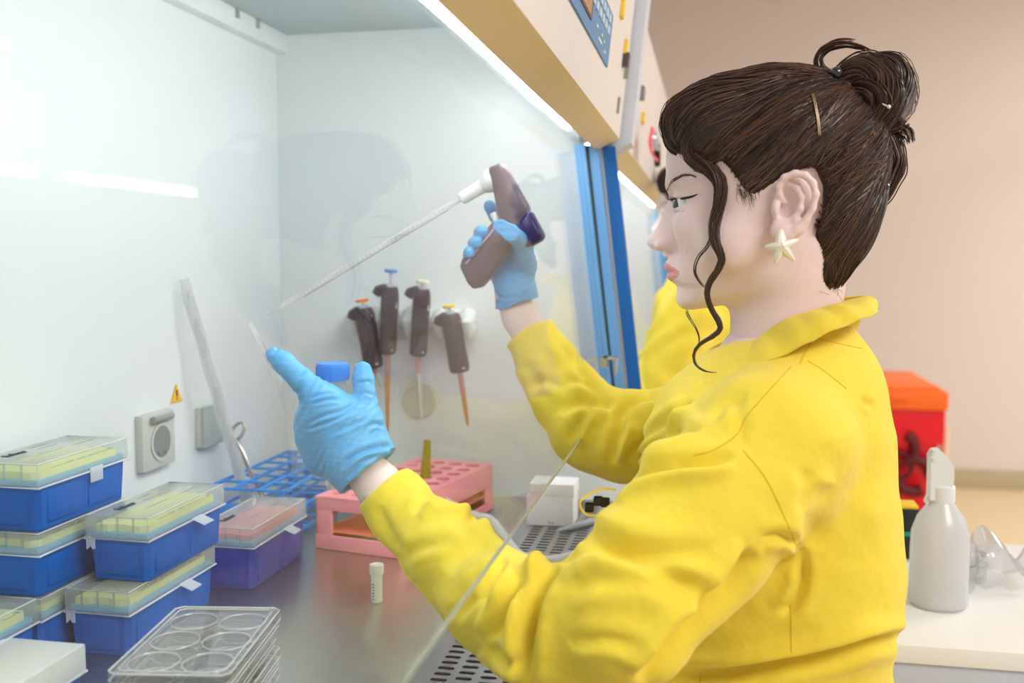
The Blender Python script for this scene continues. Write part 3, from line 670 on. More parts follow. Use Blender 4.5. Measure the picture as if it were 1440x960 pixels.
# ================================================================== right side: white cart, spray bottle, jars, bin
t = thing('white_cart', 'white laminate side table behind the woman at the lower right', 'table', (1.35, -.33, 0))
cwm = mat('table white laminate', (238, 238, 236), .35); csm = mat('table edge blue grey', (196, 202, 216), .5)
tz = .80
q0 = at(1262, 905, 2, tz); q1 = at(1462, 921, 2, tz)       # near edge
x0 = (q0[0]+q1[0])/2; rgt = at(1392, 838, 2, tz)
yl, yr = .02, -.47
MB().box((x0, yr, tz-.02), (x0+.42, yl-.12, tz), .003).build('table_top', cwm, t)
MB().box((x0+.004, yr+.01, .62), (x0+.41, yl-.13, tz-.02), .002).build('apron', csm, t)
for xx in (x0+.02, x0+.37):
    for yy in (yr+.02, yl-.17): MB().box((xx, yy, 0), (xx+.03, yy+.03, .62), .002).build('leg', csm, t)
# spray bottle
bp = at(1318, 868, 2, tz); bx, by = bp[0]+.045, at(1318, 868, 0, bp[0]+.045)[1]
Db = (np.array([bx, by, 1.0])-CAM)@FW; s = Db/FPX*1.04
botm = thin_glass('frosted polyethylene', (.93, .94, .95), f0=.05, rough=.25, haze=.80, hazecol=(.95, .95, .96)); trig = mat('trigger white', (226, 230, 236), .4)
t = thing('spray_bottle', 'frosted white spray bottle with trigger head on the white side table', 'spray bottle', (bx, by, tz))
H = (868-722)*s; r0 = 38*s
MB().lathe([(r0*.9, .0004), (r0, .004), (r0*1.0, H*.55), (r0*.98, H*.70), (r0*.80, H*.84), (r0*.50, H*.95), (r0*.40, H), (r0*.38, H), (r0*.47, H*.95), (r0*.77, H*.84), (r0*.95, H*.70), (r0*.97, .006), (.001, .004)], (bx, by, tz), n=40, cap=False).build('bottle_body', botm, t)
MB().lathe([(r0*.93, .006), (r0*.93, H*.30), (.001, H*.30)], (bx, by, tz), n=32).build('liquid', thin_glass('alcohol', (.93, .93, .94), f0=.03, haze=.35, hazecol=(.86, .86, .88)), t)
MB().tube([(bx, by, tz+.01), (bx, by, tz+H)], .003, 8).build('dip_tube', botm, t)
MB().lathe([(16*s, 0), (17*s, 3*s), (17*s, 22*s), (14*s, 25*s)], (bx, by, tz+H-3*s), n=28).build('collar', trig, t)
hd = lambda u, v, X=bx: at(u, v, 0, X)
poly = [(1305, 700), (1306, 660), (1306, 640), (1311, 632), (1320, 631), (1330, 640), (1339, 655), (1339, 672), (1336, 685), (1335, 702)]
MB().prism([(hd(u, v)[1], hd(u, v)[2]) for u, v in poly], bx-.011, bx+.011).build('spray_head', trig, t)
MB().prism([(hd(u, v)[1], hd(u, v)[2]) for u, v in ((1308, 655), (1312, 668), (1306, 690), (1300, 706), (1303, 708), (1312, 692), (1319, 672), (1316, 656))], bx-.007, bx+.007).build('trigger', trig, t)
MB().tube([hd(1311, 645, bx-.012), hd(1318, 640, bx-.012)], .003, 8).build('nozzle', trig, t)
# clear jars in a crumpled bag
def jar(u, v, r, h, label, X):
    b = at(u, v, 2, tz); b = at(u, v, 0, X); b = np.array([X, b[1], tz])
    t = thing('clear_jar', label, 'jar', b, 'clear jars behind the spray bottle')
    MB().lathe([(r*.95, .0005), (r, .003), (r, h*.85), (r*.85, h*.92), (r*.85, h), (r*.8, h), (r*.8, h*.9), (r*.95, h*.83), (r*.95, .005), (.001, .004)], b, n=28, cap=False).build('jar_body', glassy, t)
    MB().lathe([(r*.92, h*.9), (r*.92, h*1.03), (.001, h*1.03)], b, n=28).build('jar_lid', glassy, t)
    for zz in (.3, .6): MB().tube([b+np.array([r*1.01*math.cos(a_), r*1.01*math.sin(a_), h*zz]) for a_ in np.linspace(0, 2*PI, 25)[:-1]], .0006, 6, close=True).build('jar_ring', gradm if zz > .5 else glassy, t)
jar(1374, 0, .022, .056, 'clear jar on the white side table, nearest the spray bottle', x0+.20)
jar(1398, 0, .017, .035, 'short clear jar near the right edge of the side table', x0+.24)
bag = MB(); cc = at(1396, 785, 0, x0+.23); rg = np.random.default_rng(3)
U, V = np.meshgrid(np.linspace(0, 1, 22), np.linspace(0, 1, 22), indexing='ij')
nz = sum(np.sin(U*a_+V*b_+c_)*w_ for a_, b_, c_, w_ in [(9, 4, 1, .006), (3, 13, 2, .005), (17, 11, 0, .003), (23, 5, 4, .002)])
gx = cc[0]-.03+.06*U+nz; gy = cc[1]+.035-.085*V+.3*nz; gz = tz+.002+.055*np.sin(U*PI)*np.exp(-((V-.4)/.35)**2)+.045*np.exp(-((V-.93)/.1)**2-((U-.5)/.35)**2)+abs(nz)
bag.sheet(np.stack([gx, gy, gz], -1), .0003)
tag(bag.build('plastic_bag', thin_glass('plastic film', (.97, .97, .98), f0=.12, rough=.1, haze=.12)), 'crumpled clear plastic bag over the jars at the far right', 'bag')
# black and yellow object behind the coat
p = at(1278, 728, 0, x0+.335)
t = thing('timer', 'small black box with yellow top standing behind the coat beside the spray bottle', 'timer', (p[0], p[1], tz))
MB().box((p[0]-.02, p[1]-.011, tz+.0004), (p[0]+.02, p[1]+.03, p[2]+.016), .002).build('case', mat('case black', (34, 38, 38), .4), t)
MB().box((p[0]-.018, p[1]-.009, p[2]+.016), (p[0]+.018, p[1]+.03, p[2]+.021), .002).build('top_cover', yel, t)
MB().box((p[0]-.022, p[1]-.013, p[2]-.02), (p[0]+.0, p[1]+.03, p[2]-.014), .001).build('base_stripe', mat('teal stripe', (30, 140, 130), .4), t)
# biohazard bin: red tub on the floor, orange lid
BX = 3.35
redm = mat('bin red', (232, 14, 34), .38, var=.03); bagr = mat('bag red glossy', (240, 20, 50), .22, var=.06, bump=.5, bscale=14); orm = mat('lid orange', (255, 112, 26), .42)
a = at(1335, 556, 0, BX); w = at(1335, 556, 0, BX)[1]-at(1180, 556, 0, BX)[1]
yR, yL = a[1], at(1175, 556, 0, BX)[1]; zt = at(1335, 546, 0, BX)[2]; zl_ = at(1335, 565, 0, BX)[2]; zb = at(1335, 597, 0, BX)[2]
t = thing('biohazard_bin', 'large red biohazard waste bin with orange lid standing on the floor by the far wall', 'waste bin', (BX+.25, (yR+yL)/2, 0))
hz = zt-at(1335, 563, 0, BX)[2]
MB().box((BX, yR, zl_-.03), (BX+.52, yL, zt-.012), .008).box((BX+.02, yR+.02, zt-.02), (BX+.50, yL-.02, zt), .010).box((BX-.012, yR+.12, zl_+.0), (BX+.004, yR+.24, zl_+.022), .005).build('lid', orm, t)
MB().box((BX+.01, yR+.006, zb-.07), (BX+.49, yL-.006, zl_-.03), .008).build('tub_rim', redm, t)
tp_ = MB(); o = .03
def rg4(z, ix): return [(BX+.02+ix, yR+.02+ix, z), (BX+.48-ix, yR+.02+ix, z), (BX+.48-ix, yL-.02-ix, z), (BX+.02+ix, yL-.02-ix, z)]
lv = [rg4(.05, .09), rg4(.4, .05), rg4(zb-.06, .0)]
tp_.add([p_ for r_ in lv for p_ in r_], [(i*4+q, i*4+(q+1) % 4, (i+1)*4+(q+1) % 4, (i+1)*4+q) for i in range(2) for q in range(4)]+[(3, 2, 1, 0), (8, 9, 10, 11)])
tp_.build('tub_body', bagr, t, smooth=False)
# red side wedge (bag flap) seen right of the spray bottle
ya, yb_ = at(1316, 672, 0, BX), at(1388, 830, 0, BX); yl_ = yL-(ya[1]-yR); yll = yL+(yR-yb_[1])
MB().prism([(ya[1], ya[2]), (yb_[1], 0.0), (yll, 0.0), (yl_, ya[2])], BX+.05, BX+.42).build('base_skirt', redm, t, smooth=False)
MB().tube([(BX+.1, yR-.012, zb-.02), (BX+.1, yR-.012, zb-.28)], .014, 10).build('lift_handle', mat('handle beige', (222, 196, 170), .5), t)
# biohazard trefoil
bc = at(1262, 655, 0, BX+.01); bio = MB(); dark = mat('biohazard print', (96, 10, 24), .5)
S = .105
for k in range(3):
    a0 = PI/2+k*2*PI/3; cy, cz = bc[1]+math.cos(a0)*S*.55, bc[2]+math.sin(a0)*S*.55
    arc = [(BX+.012, cy+math.cos(a0+da)*S*.5, cz+math.sin(a0+da)*S*.5) for da in np.linspace(.5, 2*PI-.5, 26)]
    bio.tube(arc, [.004+.016*abs(math.cos(q*PI)) for q in np.linspace(0, 1, 26)], 8, flat=1)
ring_ = [(BX+.012, bc[1]+math.cos(q)*S*.42, bc[2]+math.sin(q)*S*.42) for q in np.linspace(0, 2*PI, 33)[:-1]]
bio.tube(ring_, .008, 8, close=True)
bio.build('biohazard_symbol', dark, t)
# ================================================================== organic surfaces: distance fields + surface nets
class Vol:
    def __init__(s, lo, hi, h):
        s.lo = np.array(lo, float); s.h = h; s.n = np.ceil((np.array(hi)-s.lo)/h).astype(int)+1
        s.F = np.full(s.n, 0.2, np.float32); s.ax = [s.lo[i]+h*np.arange(s.n[i]) for i in range(3)]
    def sl(s, lo, hi):
        a = np.clip(np.floor((np.array(lo)-s.lo)/s.h).astype(int), 0, s.n); b = np.clip(np.ceil((np.array(hi)-s.lo)/s.h).astype(int)+1, 0, s.n)
        return tuple(slice(a[i], b[i]) for i in range(3))
    def co(s, S): return np.meshgrid(*[s.ax[i][S[i]].astype(np.float32) for i in range(3)], indexing='ij', sparse=True)
    def op(s, prim, k=0.004, mode='u', mar=None):
        lo, hi, fn = prim; m = (k*1.2+4*s.h) if mar is None else mar
        S = s.sl(np.array(lo)-m, np.array(hi)+m)
        if any(q.stop <= q.start for q in S): return s
        d = fn(*s.co(S)).astype(np.float32); a = s.F[S]
        if mode == 'u': h = np.maximum(k-np.abs(a-d), 0)/max(k, 1e-6); s.F[S] = np.minimum(a, d)-h*h*k*.25
        elif mode == 's': d = -d; h = np.maximum(k-np.abs(a-d), 0)/max(k, 1e-6); s.F[S] = np.maximum(a, d)+h*h*k*.25
        return s
    def inter(s, fn, k=0.004):
        S = tuple(slice(0, q) for q in s.n); d = fn(*s.co(S)).astype(np.float32); a = s.F
        h = np.maximum(k-np.abs(a-d), 0)/max(k, 1e-6); s.F = np.maximum(a, d)+h*h*k*.25; return s
    def mesh(s):
        F = s.F; F[0], F[-1] = np.maximum(F[0], .01), np.maximum(F[-1], .01); F[:, 0], F[:, -1] = np.maximum(F[:, 0], .01), np.maximum(F[:, -1], .01); F[:, :, 0], F[:, :, -1] = np.maximum(F[:, :, 0], .01), np.maximum(F[:, :, -1], .01)
        neg = F < 0; n = np.array(F.shape)-1
        cnt = np.zeros(n, np.int8)
        for dx in (0, 1):
            for dy in (0, 1):
                for dz in (0, 1): cnt += neg[dx:n[0]+dx, dy:n[1]+dy, dz:n[2]+dz]
        act = np.argwhere((cnt > 0) & (cnt < 8)); idm = np.full(n, -1, np.int32); idm[tuple(act.T)] = np.arange(len(act))
        acc = np.zeros((len(act), 3)); num = np.zeros(len(act))
        C = [(0, 0, 0), (1, 0, 0), (0, 1, 0), (1, 1, 0), (0, 0, 1), (1, 0, 1), (0, 1, 1), (1, 1, 1)]
        V = [F[act[:, 0]+c[0], act[:, 1]+c[1], act[:, 2]+c[2]] for c in C]
        for i in range(8):
            for j in range(i+1, 8):
                if sum(abs(C[i][q]-C[j][q]) for q in range(3)) == 1:
                    a, b = V[i], V[j]; m = (a < 0) != (b < 0); t = np.where(m, a/np.where(m, a-b, 1), 0)
                    p = np.array(C[i])[None]+(np.array(C[j])-np.array(C[i]))[None]*t[:, None]
                    acc += p*m[:, None]; num += m
        P = s.lo+s.h*(act+acc/num[:, None]); Q = []
        for ax in range(3):
            b, c = [(1, 2), (2, 0), (0, 1)][ax]
            A = [slice(None)]*3; B = [slice(None)]*3; A[ax] = slice(0, -1); B[ax] = slice(1, None)
            A[b] = B[b] = slice(1, -1); A[c] = B[c] = slice(1, -1)
            na, nb = neg[tuple(A)], neg[tuple(B)]; e = np.argwhere(na != nb); fl = na[tuple(e.T)]
            e = e.copy(); e[:, b] += 1; e[:, c] += 1
            def q(db, dc): f = e.copy(); f[:, b] -= db; f[:, c] -= dc; return idm[tuple(f.T)]
            v = np.stack([q(1, 1), q(0, 1), q(0, 0), q(1, 0)], 1); v[~fl] = v[~fl][:, ::-1]; Q.append(v)
        return P, np.concatenate(Q)
def cone(p0, p1, r0, r1, sq=None):
    p0, p1 = np.array(p0, float), np.array(p1, float); R = max(r0, r1)*(max(1, sq[1]) if sq else 1)
    d = p1-p0; L2 = max(float(d@d), 1e-9)
    def fn(X, Y, Z):
        x, y, z = X-p0[0], Y-p0[1], Z-p0[2]; t = np.clip((x*d[0]+y*d[1]+z*d[2])/L2, 0, 1)
        x, y, z = x-t*d[0], y-t*d[1], z-t*d[2]
        if sq:
            a = np.array(sq[0], float); a /= np.linalg.norm(a); w = (x*a[0]+y*a[1]+z*a[2])*(1/sq[1]-1); x, y, z = x+w*a[0], y+w*a[1], z+w*a[2]
        return (np.sqrt(x*x+y*y+z*z)-(r0+(r1-r0)*t))*(min(1, sq[1]) if sq else 1)
    return np.minimum(p0, p1)-R, np.maximum(p0, p1)+R, fn
def ell(c, r, R=None):
    c = np.array(c, float); r = np.array(r, float); B = r if R is None else np.full(3, r.max())
    def fn(X, Y, Z):
        x, y, z = X-c[0], Y-c[1], Z-c[2]
        if R is not None: x, y, z = (R[0][0]*x+R[0][1]*y+R[0][2]*z, R[1][0]*x+R[1][1]*y+R[1][2]*z, R[2][0]*x+R[2][1]*y+R[2][2]*z)
        k0 = np.sqrt((x/r[0])**2+(y/r[1])**2+(z/r[2])**2); k1 = np.sqrt((x/r[0]**2)**2+(y/r[1]**2)**2+(z/r[2]**2)**2)
        return k0*(k0-1)/(k1+1e-6)
    return c-B, c+B, fn
def chain(v, pts, rs, k=.003, k0=None, mode='u', sq=None):
    for i in range(len(pts)-1): v.op(cone(pts[i], pts[i+1], rs[i], rs[i+1], sq), k0 if (i == 0 and k0) else k, mode)
def merge(lst):
    P, Q, o = [], [], 0
    for p, q in lst: P.append(p); Q.append(q+o); o += len(p)
    return np.concatenate(P), np.concatenate(Q)
def relax(P, Q, it=1, lam=.5):
    n = len(P); a = np.concatenate([Q[:, i] for i in range(4)]); b = np.concatenate([Q[:, (i+1) % 4] for i in range(4)])
    for _ in range(it):
        S = np.zeros_like(P); c = np.bincount(a, minlength=n)+np.bincount(b, minlength=n)
        for q in range(3): S[:, q] = np.bincount(a, P[b, q], n)+np.bincount(b, P[a, q], n)
        P = P+lam*(S/np.maximum(c, 1)[:, None]-P)
    return P
def normals(P, Q):
    N = np.cross(P[Q[:, 2]]-P[Q[:, 0]], P[Q[:, 3]]-P[Q[:, 1]]); V = np.zeros_like(P)
    for i in range(4):
        for q in range(3): V[:, q] += np.bincount(Q[:, i], N[:, q], len(P))
    return V/(np.linalg.norm(V, axis=1)[:, None]+1e-12)
def mk(name, P, Q, mats, parent=None, mi=None):
    me = bpy.data.meshes.new(name); pl = PLOC.get(parent.name, Vector((0, 0, 0))) if parent is not None else Vector((0, 0, 0))
    P = np.asarray(P)-np.array(pl)
    me.vertices.add(len(P)); me.vertices.foreach_set('co', P.astype(np.float32).ravel())
    me.loops.add(4*len(Q)); me.loops.foreach_set('vertex_index', Q.astype(np.int32).ravel())
    me.polygons.add(len(Q)); me.polygons.foreach_set('loop_start', np.arange(len(Q), dtype=np.int32)*4)
    me.update(calc_edges=True); me.validate()
    for m in (mats if isinstance(mats, (list, tuple)) else [mats]): me.materials.append(m)
    me.polygons.foreach_set('use_smooth', [True]*len(me.polygons))
    if mi is not None: me.polygons.foreach_set('material_index', np.asarray(mi, np.int32))
    me.update(); o = bpy.data.objects.new(name, me); COL.objects.link(o)
    if parent is not None: o.parent = parent
    PLOC[o.name] = pl; return o
def bvh(P, Q): return BVHTree.FromPolygons([Vector(p) for p in P], [tuple(int(i) for i in q) for q in Q])
def cast(B, u, v, off=0.0):
    r = ray(u, v); r = r/np.linalg.norm(r); h = B.ray_cast(Vector(CAM), Vector(r))
    if h[0] is None: return None
    return np.array(h[0])-r*off
# ================================================================== the woman
X0 = .93                                    # her midplane; she faces +Y (left in the photo)
skin = mat('skin', (240, 214, 213), .46, var=.03, nscale=30, bump=.10, bscale=900, sss=.05, spec=.35)
lipm = mat('lips', (224, 152, 150), .45, var=.04, nscale=60, sss=.1)
hairm = mat('hair brown', (62, 43, 35), .36, var=.6, nscale=160, spec=.5, sheen=.1)
hairms = [hairm, mat('hair dark brown', (46, 31, 27), .34, var=.4, nscale=160), mat('hair light brown', (92, 65, 50), .4, var=.35, nscale=160)]
hairc = mat('hair core', (46, 31, 26), .55, var=.3, nscale=200)
coatm = mat('coat yellow', (238, 212, 68), .78, var=.03, nscale=7, bump=.22, bscale=1500, sheen=.15, spec=.25, bump2=(22, .6, .010))
seamc = mat('coat seam', (214, 176, 14), .85)
glovem = mat('glove nitrile blue', (86, 170, 232), .42, var=.06, nscale=18, bump=.5, bscale=150, spec=.4, stretch=(1, .45, 1.6), bump2=(60, .5, .002))
PX = lambda u, v, X=X0: at(u, v, 0, X)
YZ = lambda u, v: PX(u, v)[1:]
SX = float(PX(1000, 365)[1]-PX(1001, 365)[1])    # metres per pixel at her midplane

WOM = thing('person', 'woman in yellow lab coat and blue gloves, brown hair in high bun, nearest the camera', 'person', (X0, -.05, 0))

def prof(pts):
    """pixel profile -> function z -> y (at the midplane)"""
    q = sorted([(YZ(u, v)[1], YZ(u, v)[0]) for u, v in pts]); z = np.array([a for a, b in q]); y = np.array([b for a, b in q])
    return lambda Z: np.interp(Z, z, y)
def prof2(pts):
    q = sorted([(YZ(960, v)[1], w) for v, w in pts]); z = np.array([a for a, b in q]); y = np.array([b for a, b in q])
    return lambda Z: np.interp(Z, z, y)
base_f = prof([(985, 130), (962, 160), (950, 188), (942, 212), (938, 235), (936.5, 252), (937.5, 264), (942, 275), (945, 284), (947, 300), (947, 330), (945, 350), (943, 362), (943, 375), (944.5, 385), (948.5, 396), (954, 403), (955.5, 410), (955.5, 420), (959, 428), (966, 434), (975, 438), (1000, 446)])
nose_a = prof2([(262, 0), (272, 0), (280, 3), (290, 9), (300, 13), (312, 18.5), (325, 26), (333, 31), (338, 33), (342, 32), (347, 27), (351, 19), (355, 9.5), (359, 2.5), (364, 0)])
nose_w = prof2([(262, .006), (285, .0065), (300, .0085), (320, .011), (338, .0125), (348, .012), (360, .008)])
lip_a = prof2([(360, 0), (364, 3), (368, 5.5), (373, 8.2), (378, 7.5), (381, 3.5), (382.5, 2.5), (385, 5), (389, 6.8), (393, 5.5), (398, 1.5), (402, 0)])
wid = prof2([(120, .030), (160, .050), (190, .0600), (215, .0660), (240, .0695), (265, .070), (300, .0695), (330, .067), (360, .062), (385, .057), (410, .050), (428, .041), (440, .030)])
yc, _ = YZ(1066, 300)
def face_fn(X, Y, Z):
    a = np.abs(X-X0); W = wid(Z); fr = base_f(Z)+0*X; L = fr-yc
    dy = np.where(Y > yc, (Y-yc)/L, (Y-yc)/.05)
    m = ((a/W)**2.25+np.abs(dy)**2.25)**(1/2.25)
    # distance-like: subtract forward features
    add = nose_a(Z)*SX*np.exp(-(a/nose_w(Z))**2.0)+lip_a(Z)*SX*np.clip(1-(a/.027)**2, 0, 1)**.8
    f = (m-1)*np.minimum(W, L)*.95
    g = np.where(Y > yc+.03, add, 0)
    return f-g*np.clip((Y-yc)/(L*.8), 0, 1)*.93
def head_vol(h=.0014):
    v = Vol((X0-.098, float(PX(1262, 300)[1]), float(PX(1000, 560)[2])), (X0+.098, float(PX(903, 300)[1]), float(PX(1000, 88)[2])), h)
    q = YZ
    # cranium and occiput
    c = q(1092, 204); v.op(ell((X0, c[0], c[1]), (.0735, 143*SX, 101*SX)), .01)
    c = q(1140, 262); v.op(ell((X0, c[0], c[1]), (.062, 78*SX, 90*SX)), .02)
    # face block with sloping jaw underside
    f = Vol(v.lo, v.lo+v.h*(v.n-1), h); f.F = f.F[:v.n[0], :v.n[1], :v.n[2]]
    S = tuple(slice(0, k) for k in f.n); X, Y, Z = f.co(S); d = face_fn(X, Y, Z).astype(np.float32)
    a, b = q(978, 438), q(1092, 404); n = np.array([-(b-a)[1], (b-a)[0]]); n = n/np.linalg.norm(n); n = n if n[1] < 0 else -n
    pln = ((Y-a[0])*n[0]+(Z-a[1])*n[1])+0*X; topp = Z-q(1000, 140)[1]
    sm = lambda A, B, k: np.maximum(A, B)+np.maximum(k-np.abs(A-B), 0)**2/(4*k)
    d = sm(sm(d, pln, .016), topp+0*d, .03).astype(np.float32)
    A = v.F[:f.n[0], :f.n[1], :f.n[2]]; k = .016; hh = np.maximum(k-np.abs(A-d), 0)/k; v.F[:f.n[0], :f.n[1], :f.n[2]] = np.minimum(A, d)-hh*hh*k*.25
    # neck, throat, nape
    P3 = lambda u, w, dx=0: np.array([X0+dx, *q(u, w)])
    v.op(cone(P3(1118, 345), P3(1104, 470), .050, .0455, ((0, 1, 0), .98)), .022)
    v.op(cone(P3(1104, 470), P3(1098, 600), .0455, .056, ((0, 1, 0), .95)), .02)
    for s in (-1, 1):
        v.op(cone(P3(1128, 350, s*.040), P3(1062, 500, s*.022), .011, .010), .022)          # neck muscle
        v.op(ell(P3(985, 318, s*.040), (.016, .020, .014)), .02)                             # cheekbone
        v.op(ell(P3(955, 262, s*.024), (.018, .008, .006)), .012)                            # brow
        v.op(ell(P3(946, 287, s*.032), (.012, .0085, .0085)), .012, 's')                     # eye socket
        e = P3(967, 288, s*.0315); v.op(ell(e, (.0140, .0140, .0132)), .005)                 # lids
        zu0, zl0 = q(945, 282.5)[1], q(945, 296)[1]; ye = q(979, 286)[0]; ze = q(979, 285.5)[1]; yf = q(948, 286)[0]
        def wedge(X, Y, Z, zu0=zu0, zl0=zl0, ye=ye, ze=ze, yf=yf):
            t = np.clip((Y-ye)/(yf-ye), 0, 1.2); up = ze+(zu0-ze)*np.sqrt(t); dn = ze+(zl0-ze)*t**.8
            return np.maximum(np.maximum(Z-up, dn-Z), ye-Y)+0*X
        lo = np.array([e[0]-.022, ye-.002, zl0-.004]); hi = np.array([e[0]+.022, yf+.02, zu0+.004])
        v.op((lo, hi, lambda X, Y, Z, e=e: np.maximum(wedge(X, Y, Z), np.sqrt((X-e[0])**2+(Y-e[1])**2+(Z-e[2])**2)-.0155)), .0012, 's', 0)
        v.op(ell(P3(938, 346, s*.0118), (.0062, .0105, .0068)), .005)                        # nostril wing
        v.op(ell(P3(929.5, 352.5, s*.0105), (.0058, .0046, .0022)), .0015, 's')
        v.op(ell(P3(952, 350, s*.021), (.004, .006, .012)), .012, 's')                       # nasolabial hollow
        v.op(ell(P3(1020, 348, s*.060), (.008, .02, .016)), .02)
    v.op(ell(P3(926, 339.5), (.0085, .0075, .0072)), .006)
    v.op(cone(P3(938, 381.6, -.019), P3(938, 381.6, .019), .0007, .0007), .0016, 's')
    v.op(ell(P3(966, 418), (.013, .006, .008)), .012)
    # ears
    for s in (-1, 1):
        xs = X0+s*.0735
        def E(u, w, o=0.0):
            p = at(u, w, 0, X0-.080); return np.array([xs+s*o*.75, p[1]+.0015, p[2]-.001])
        v.op(ell(E(1118, 288, .002), (.0055, .0165, .027)), .006)
        v.op(ell(E(1110, 285, .009), (.0075, .0095, .0155)), .003, 's')
        hx = [E(1108, 283, .003), E(1099, 272, .005), E(1098, 259, .007), E(1106, 248, .010), E(1120, 242.5, .013), E(1134, 245, .0155), E(1145, 256, .016), E(1149, 272, .0155), E(1145, 291, .0135), E(1136, 307, .011), E(1124, 320, .009), E(1110, 331, .007)]
        chain(v, hx, [.0018, .0024, .0028, .0030, .0030, .0030, .0030, .0030, .0029, .0030, .0038, .0045], .0022)
        chain(v, [E(1112, 257, .006), E(1124, 262, .009), E(1131, 276, .0105), E(1129, 292, .010), E(1120, 305, .008), E(1110, 309, .006)], [.0018, .0022, .0026, .0027, .0025, .0022], .003)
        chain(v, [E(1137, 262, .009), E(1140, 280, .0085), E(1132, 300, .006)], [.0024, .0024, .0022], .003, mode='s')
        v.op(ell(E(1100, 322, .005), (.0042, .0085, .0088)), .005)
        v.op(ell(E(1095, 291, .0035), (.0035, .0040, .0062)), .003)
        v.op(ell(E(1104, 295, .003), (.004, .0028, .005)), .002, 's')
    return v
hv = head_vol(); HP, HQ = hv.mesh(); HP = relax(HP, HQ, 2, .35)
# rest of the body under the coat: one surface from neck to wrists, skin showing at the wrists only
def bodyvol():
    v = Vol((.60, -.24, .74), (1.24, .38, 1.18), .004)
    sh = [PX(1085, 600, .80), PX(1060, 600, 1.05)]
    v.op(cone(PX(1098, 560), (X0, -.045, .76), 0.065, .075, ((1, 0, 0), 1.3)), .03)
    v.op(cone(PX(1104, 500), PX(1100, 600), .046, .05), .03)
    for p in sh: v.op(cone((X0, p[1], p[2]), p, .05, .035), .03)
    return v
def Dp(u, v, d): return atD(u, v, d)
armL = [PX(1070, 625, .79), Dp(835, 905, .72), Dp(690, 835, .79), Dp(575, 735, .885), Dp(517, 662, .93)]
armR = [PX(1040, 610, 1.06), Dp(868, 618, 1.10), Dp(800, 560, 1.14), Dp(748, 478, 1.165), Dp(722, 428, 1.175)]
bv = bodyvol()
chain(bv, armL[:2], [.035, .030], .02); chain(bv, armR[:2], [.035, .030], .02)
BP, BQ = bv.mesh()
def wristvol(pts, rs):
    P = np.array(pts); v = Vol(P.min(0)-.05, P.max(0)+.05, .0022); chain(v, pts, rs, .01, sq=None); return v.mesh()
w1 = wristvol([armL[1], armL[2], armL[3], Dp(535, 685, .925), Dp(508, 655, .932)], [.026, .024, .0195, .0200, .020])
w2 = wristvol([armR[1], armR[2], armR[3], Dp(732, 447, 1.17), Dp(720, 415, 1.175)], [.026, .024, .0190, .0195, .0205])
P, Q = merge([(HP, HQ), (BP, BQ), w1, w2])
cen = P[Q].mean(1); U, V_, _ = np.array([topx((X0, c[1], c[2])) for c in cen[:len(HQ)]]).T
al = np.abs(cen[:len(HQ), 0]-X0)
lipmask = (al < .029) & (U < 963) & (V_ > 366.5+(U-934)*.55+al*60) & (V_ < 399-(U-942)*.80-al*40) & (V_ > 366)
mi = np.zeros(len(Q), int); mi[:len(HQ)][lipmask] = 1
body = mk('body', P, Q, [skin, lipm], WOM, mi)
HB = bvh(HP, HQ)

# ---- eyes, liner, brow
irism = mat('iris brown', (46, 34, 32), .2, coat=1.0); eyew = mat('eye white', (246, 243, 244), .25, coat=.8); black = mat('makeup black', (22, 18, 20), .5)
for s in (-1, 1):
    e = np.array([X0+s*.0315, *YZ(967, 288)]); an = MB(); nu, nv = 32, 18; r = .0122
    g = np.array([-.42, 1, -.16]); g /= np.linalg.norm(g); u_ = np.cross(g, [0, 0, 1]); u_ /= np.linalg.norm(u_); w_ = np.cross(u_, g)
    vs = [e+r*(1+.055*max(0, 1-(th/.55)**2))*(math.cos(th)*g+math.sin(th)*(math.cos(p)*u_+math.sin(p)*w_)) for th in np.linspace(0.001, PI-.001, nv) for p in np.arange(nu)*2*PI/nu]
    for i in range(nv-1):
        th = (i+.5)*PI/(nv-1); an.mi(1 if th < .54 else 0)
        an.add([], []); o = 0
        an.f += [(i*nu+q, i*nu+(q+1) % nu, (i+1)*nu+(q+1) % nu, (i+1)*nu+q) for q in range(nu)]; an.m += [an.cur]*nu
    an.v = [tuple(p) for p in vs]; an.build('eye', [eyew, irism], WOM)
def surfpath(uvs, n, B=None, off=.0004):
    c = smoothcurve([(u, v, 0) for u, v in uvs], n); out = []
    for p in c:
        h = cast(B or HB, p[0], p[1], off)
        if h is None: h = out[-1] if out else PX(p[0], p[1])
        out.append(h)
    return np.array(out)
mk2 = MB()
lp = surfpath([(945, 283), (951, 280.5), (959, 279), (968, 277.5), (975, 275.5), (981.5, 272.5)], 24)
t = np.linspace(0, 1, 24); mk2.tube(lp, .0002+.0009*np.sin(PI*np.clip(t*.92+.08, 0, 1))**.7, 8)
for k in range(7):
    q = lp[2+k]; mk2.tube([q, q+np.array([-.001, .004+.0005*k*.2, .0003]), q+np.array([-.0015, .0075, .0022])], [.00035, .0003, .0001], 5)
lw = surfpath([(948, 297), (958, 297), (968, 293), (976, 287.5)], 14); mk2.tube(lw[:7], .00012, 5)
mk2.build('eyeliner', black, WOM)
br = MB(); rg = np.random.default_rng(5)
bp_ = surfpath([(937.5, 268), (942, 258.5), (951, 251), (962, 246.5), (972, 246), (981, 250)], 60, off=.0002)
